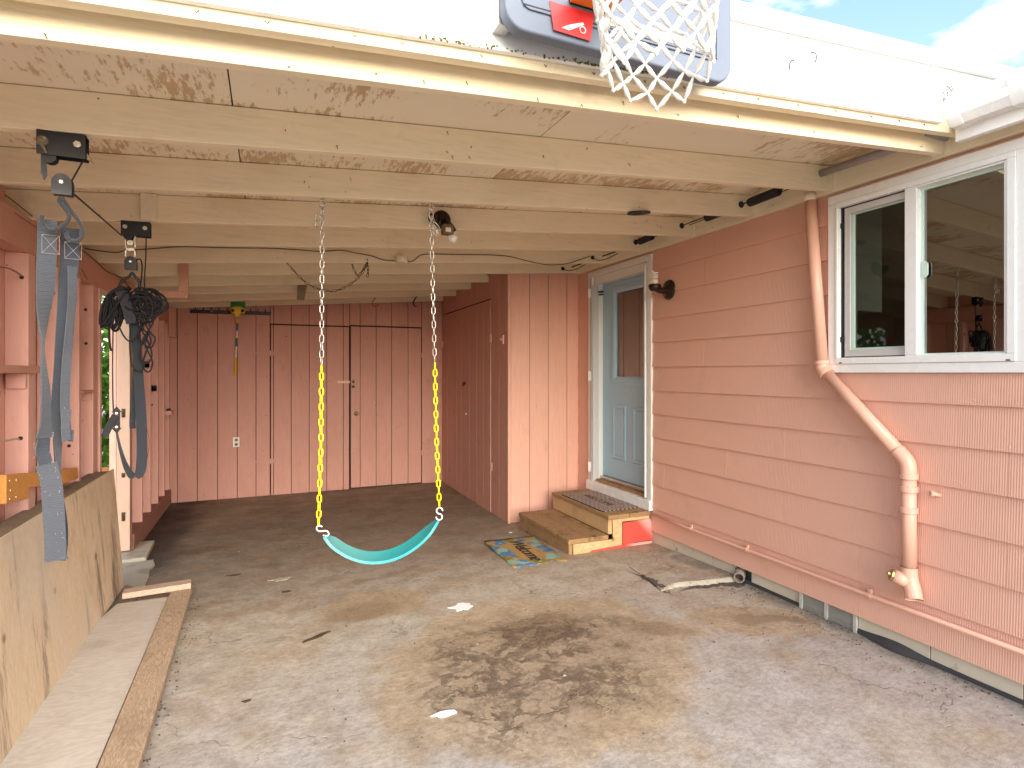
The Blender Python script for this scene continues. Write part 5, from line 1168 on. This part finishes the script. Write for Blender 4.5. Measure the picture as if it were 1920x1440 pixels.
obj('hose_inside', G().lathe([(0, 0), (.0285, 0)], (2.98, 3.062, .041), (-.75, -.64, -.10), 20), 'rust', ho)
wl_ = thing('wall_lamp', 'dark bronze wall lamp with bare spiral bulb beside the door', 'lamp', (2.97, 3.84, 2.13))
obj('back_plate', G().lathe([(0, .034), (.030, .034), (.040, .024), (.064, .018), (.078, .008), (.082, 0)], (2.980, 3.838, 2.128), (-1, 0, 0), 28), 'bronze', wl_, smooth=True)
obj('arm', G().tube(smooth_path([(2.96, 3.838, 2.128), (2.92, 3.843, 2.118), (2.88, 3.850, 2.124), (2.855, 3.855, 2.140)], 4), .026, 12), 'bronze', wl_, smooth=True)
obj('socket_cup', G().lathe([(0, 0), (.034, .003), (.048, .022), (.052, .046), (.046, .056), (.024, .052), (0, .052)], (2.853, 3.857, 2.110), (0, 0, 1), 22), 'bronze', wl_, smooth=True)
obj('bulb_base', G().lathe([(.020, 0), (.026, .010), (.027, .036), (.016, .044), (0, .044)], (2.853, 3.857, 2.162), (0, 0, 1), 16), 'cream', wl_, smooth=True)
hel = [(2.853+.024*math.cos(a), 3.857+.024*math.sin(a), 2.212+.0026*a) for a in [k*PI/6 for k in range(44)]]
obj('spiral_bulb', G().tube([(2.853, 3.857, 2.20)]+hel, .0062, 8), 'bulb', wl_, smooth=True)

# ================================================================== BASKETBALL HOOP
bh = thing('basketball_hoop', 'basketball hoop with white net and grey blue backboard mounted on the white fascia', 'basketball hoop', (.87, 1.3, 2.1))
def rrect(x0_, x1_, z0_, z1_, r, y, n=6):
    pts = []
    for cx_, cz_, a0 in ((x1_-r, z0_+r, -PI/2), (x1_-r, z1_-r, 0), (x0_+r, z1_-r, PI/2), (x0_+r, z0_+r, PI)):
        for k in range(n+1): a = a0+PI/2*k/n; pts.append((cx_+r*math.cos(a), y, cz_+r*math.sin(a)))
    return pts
obj('backboard', G().prism(rrect(.60, 1.425, 2.420, 3.12, .065, 1.500), (0, .045, 0)), 'board_grey', bh, bevel=.008)
obj('panel', G().prism(rrect(.65, 1.365, 2.482, 3.06, .03, 1.494), (0, .0055, 0)), 'board_grey', bh, bevel=.002)
for a, b in ((rrect(.655, 1.357, 2.490, 2.493, .001, 1.4925, 1), 'black'), (rrect(1.351, 1.354, 2.495, 3.0, .001, 1.4925, 1), 'black'), (rrect(.90, 1.335, 2.500, 2.530, .004, 1.492, 2), 'white_vinyl')):
    obj('printed_line', G().prism(a, (0, .001, 0)), b, bh)
obj('red_label', G().prism([(.750, 1.4915, 2.440), (.872, 1.4915, 2.436), (.884, 1.4915, 2.520), (.735, 1.4915, 2.520)], (0, .002, 0)), 'red', bh)
obj('label_mark', G().prism([(.775, 1.4905, 2.452), (.80, 1.4905, 2.450), (.850, 1.4905, 2.478), (.845, 1.4905, 2.484), (.80, 1.4905, 2.466)], (0, .0008, 0)), 'white_vinyl', bh)
obj('label_mark', G().lathe([(.008, 0), (.011, .001), (.011, 0)], (.845, 1.491, 2.462), (0, -1, 0), 14), 'white_vinyl', bh)
CXN, CYN = .848, 1.14
obj('rim', G().tube([(CXN+.205*math.cos(a), CYN+.205*math.sin(a), 2.545) for a in [2*PI*k/32 for k in range(32)]], .008, 8, closed=True), 'orangep', bh, smooth=True)
obj('rim_bracket', G().box(.80, .936, 1.33, 1.499, 2.53, 2.545).box(.80, .936, 1.485, 1.499, 2.53, 2.66), 'orangep', bh, bevel=.002)
obj('mount', G().box(.60, .64, 1.546, 1.599, 2.45, 2.6).box(1.16, 1.20, 1.546, 1.599, 2.48, 2.6), 'galv', bh)
g = G(); rn = random.Random(4); NN, rows = 12, 9
zr = [2.545, 2.490, 2.446, 2.402, 2.360, 2.318, 2.276, 2.236, 2.198, 2.160]
def nrad(z): return .130+.072*max(0, (z-2.20)/.345)**1.7
nodes = {}
for k, z in enumerate(zr):
    for i in range(NN):
        a = 2*PI*(i+(.5 if k % 2 else 0))/NN+.1+rn.gauss(0, .02); r = nrad(z)*(1+rn.gauss(0, .02)); nodes[k, i] = Vector((CXN+r*math.cos(a), CYN+r*math.sin(a), z+rn.gauss(0, .003) - (.02*math.sin(a*2) if k > 5 else 0)))
for k in range(len(zr)-1):
    for i in range(NN):
        a = nodes[k, i]
        for j in ((i, i-1) if k % 2 == 0 else (i, i+1)):
            b = nodes[k+1, j % NN]; d = b-a; m_ = (a+b)/2+Vector((0, 0, -.002))
            g.tube([a, a+d*.18, a+d*.36, m_+d*.1, a+d*.82, b], [.0026, .0040, .0064, .0066, .0042, .0026], 6)
    for i in range(NN): g.lathe([(0, -.006), (.0055, -.002), (.0055, .003), (0, .006)], nodes[k+1, i], (0, 0, 1), 6)
obj('net', g, 'net', bh, smooth=True)

# ================================================================== LITTER ON THE FLOOR
def splat(name, x, y, z, r, n, seed, mat, sx=1.0, sy=1.0, h=.0025, rot=0.0):
    rn = random.Random(seed); pts = []
    for k in range(n):
        a = 2*PI*k/n; q_ = r*(1+rn.uniform(-.38, .38)); px_, py_ = q_*math.cos(a)*sx, q_*math.sin(a)*sy
        pts.append((x+px_*math.cos(rot)-py_*math.sin(rot), y+px_*math.sin(rot)+py_*math.cos(rot), z-.002))
    return obj(name, G().prism(pts, (0, 0, h+.002)), mat, bevel=.0008)
tag(splat('paint_splash', 1.085, 3.434, .003, .062, 15, 3, 'paper', 1.1, .8), 'white paint splash on the concrete below the swing', 'paint splash')
tag(splat('paint_spot', .677, 2.381, .003, .034, 11, 5, 'paper', 1.4, .5), 'small white spot on the slab at the front edge of the brown stain', 'paint spot')
tag(splat('pale_patch', .07, 4.484, gz(4.484)+.002, .05, 12, 8, 'footing', 1.2, .7, .003), 'small pale oval chip on the floor left of the swing', 'chip')
tag(splat('small_scrap', 2.05, 4.98, gz(4.9)+.003, .018, 7, 12, 'paper', 1.2, .8), 'tiny white scrap on the floor beside the closet corner', 'scrap')
tag(splat('dead_leaf', .107, 4.168, gz(4.168)+.003, .028, 5, 21, 'debris', 1.3, .6), 'dark curled leaf on the floor below the left chain', 'leaf')
tag(splat('dead_leaf', -.243, 4.745, gz(4.745)+.003, .03, 7, 22, 'debris', 1.3, .5), 'dark leaf scrap on the floor nearest the wood offcut', 'leaf')
tag(splat('dead_twig', .226, 3.354, .003, .055, 11, 23, 'debris', 1.4, .30, .003, .5), 'ragged dark twig scrap on the slab left of the brown stain', 'twig')
tag(splat('dead_leaf', -.092, 2.83, .003, .014, 7, 24, 'debris', 1.2, .7), 'tiny brown leaf on the slab right of the floor board', 'leaf')
g = G(); rn = random.Random(31)
for k in range(900):
    x, y = rn.choice([(2.985-abs(rn.gauss(0, .03)), rn.uniform(1.3, 3.9)), (rn.uniform(-.9, 2.1), 7.75-abs(rn.gauss(0, .05))), (rn.uniform(.2, 2.6), rn.uniform(1.9, 4.8)), (rn.uniform(2.75, 2.98), rn.uniform(1.3, 3.9)), (rn.gauss(-.40, .02)-.018*(rn.uniform(1.6, 4.3)-1.3), rn.uniform(1.6, 4.3))]); r = rn.uniform(.0015, .005)
    z = gz(y)+.004; g.lathe([(0, -r*.5), (r, 0), (r*.6, r*.6), (0, r*.7)], (x, y, z), (rn.gauss(0, .2), rn.gauss(0, .2), 1), 5)
o = tag(obj('grit', g, 'debris'), 'dark grit and crumbs scattered over the concrete floor', 'grit'); o['kind'] = 'stuff'
# sealant smeared along the joint between the slab and the foundation
g = G(); rn = random.Random(8); N_ = 90; L_ = []
for k in range(N_+1):
    y = 1.0+2.05*k/N_; w = .006+.009*abs(mnoise.noise(Vector((y*5, 0, 0))))+(.040*math.exp(-((y-1.98)/.13)**2)); L_.append((3.003-w, 3.003, y, .008+w*.45))
for x0_, x1_, y, h_ in L_: g.v += [(x0_, y, .003), (x1_-.002, y, h_+.012)]
for k in range(N_): g.f.append((2*k, 2*k+1, 2*k+3, 2*k+2))
o = tag(obj('sealant', g, 'tar', smooth=True), 'dark tar sealant smeared along the bottom of the foundation', 'sealant'); o['kind'] = 'stuff'

# ================================================================== OUTSIDE, BEYOND THE LEFT DOORWAY
bu = thing('green_hedge', 'sunlit green leafy hedge outside seen through the narrow side doorway', 'hedge', (-3.0, 7.5, -.1))
g = G(); rn = random.Random(6)
blobs = [(-3.4, 4.2, 1.3), (-3.5, 5.4, 1.2), (-3.3, 6.6, 1.4), (-3.2, 7.8, 1.25), (-2.9, 9.0, 1.4), (-2.3, 9.9, 1.3), (-1.5, 10.4, 1.3)]
for k in range(15000):
    bx_, by_, bz_ = blobs[k % 7]; u = Vector((rn.gauss(0, 1), rn.gauss(0, 1), rn.gauss(0, 1))).normalized()*(rn.random()**.35)
    c = Vector((bx_+u.x*.95, by_+u.y*.95, bz_+u.z*1.45)); d = Vector((rn.gauss(0, 1), rn.gauss(0, 1), rn.gauss(-.3, .6))).normalized(); n_ = d.orthogonal().normalized(); n_.rotate(Matrix.Rotation(rn.uniform(0, 6.28), 3, d)); L_, w = rn.uniform(.07, .14), rn.uniform(.03, .055)
    g.add([c, c+d*L_*.5+n_*w, c+d*L_+Vector((0, 0, -.02)), c+d*L_*.5-n_*w], [(0, 1, 2, 3)])
o = obj('foliage', g, 'leaf', bu); o['kind'] = 'stuff'
g = G()
for k in range(28):
    bx_, by_, bz_ = blobs[k % 7]; a = rn.uniform(0, 2*PI); g.tube(smooth_path([(bx_+.1*math.cos(a), by_+.1*math.sin(a), -.1), (bx_+.3*math.cos(a), by_+.3*math.sin(a), .8), (bx_+.6*math.cos(a), by_+.6*math.sin(a), 1.9)], 4), .02, 5)
obj('stem', g, 'stem', bu)
fe = thing('garden_fence', 'low orange brown plank fence in front of the green hedge outside', 'fence', (-2.6, 8.05, -.1))
for k in range(14): obj('fence_plank', G().box(-4.0+.185*k, -4.0+.185*k+.175, 8.0, 8.02, -.1, .36+rn.uniform(-.01, .01)), 'fencewood', fe, bevel=.003)
obj('fence_rail', G().box(-4.0, -1.42, 8.022, 8.06, .2, .27), 'fencewood', fe)
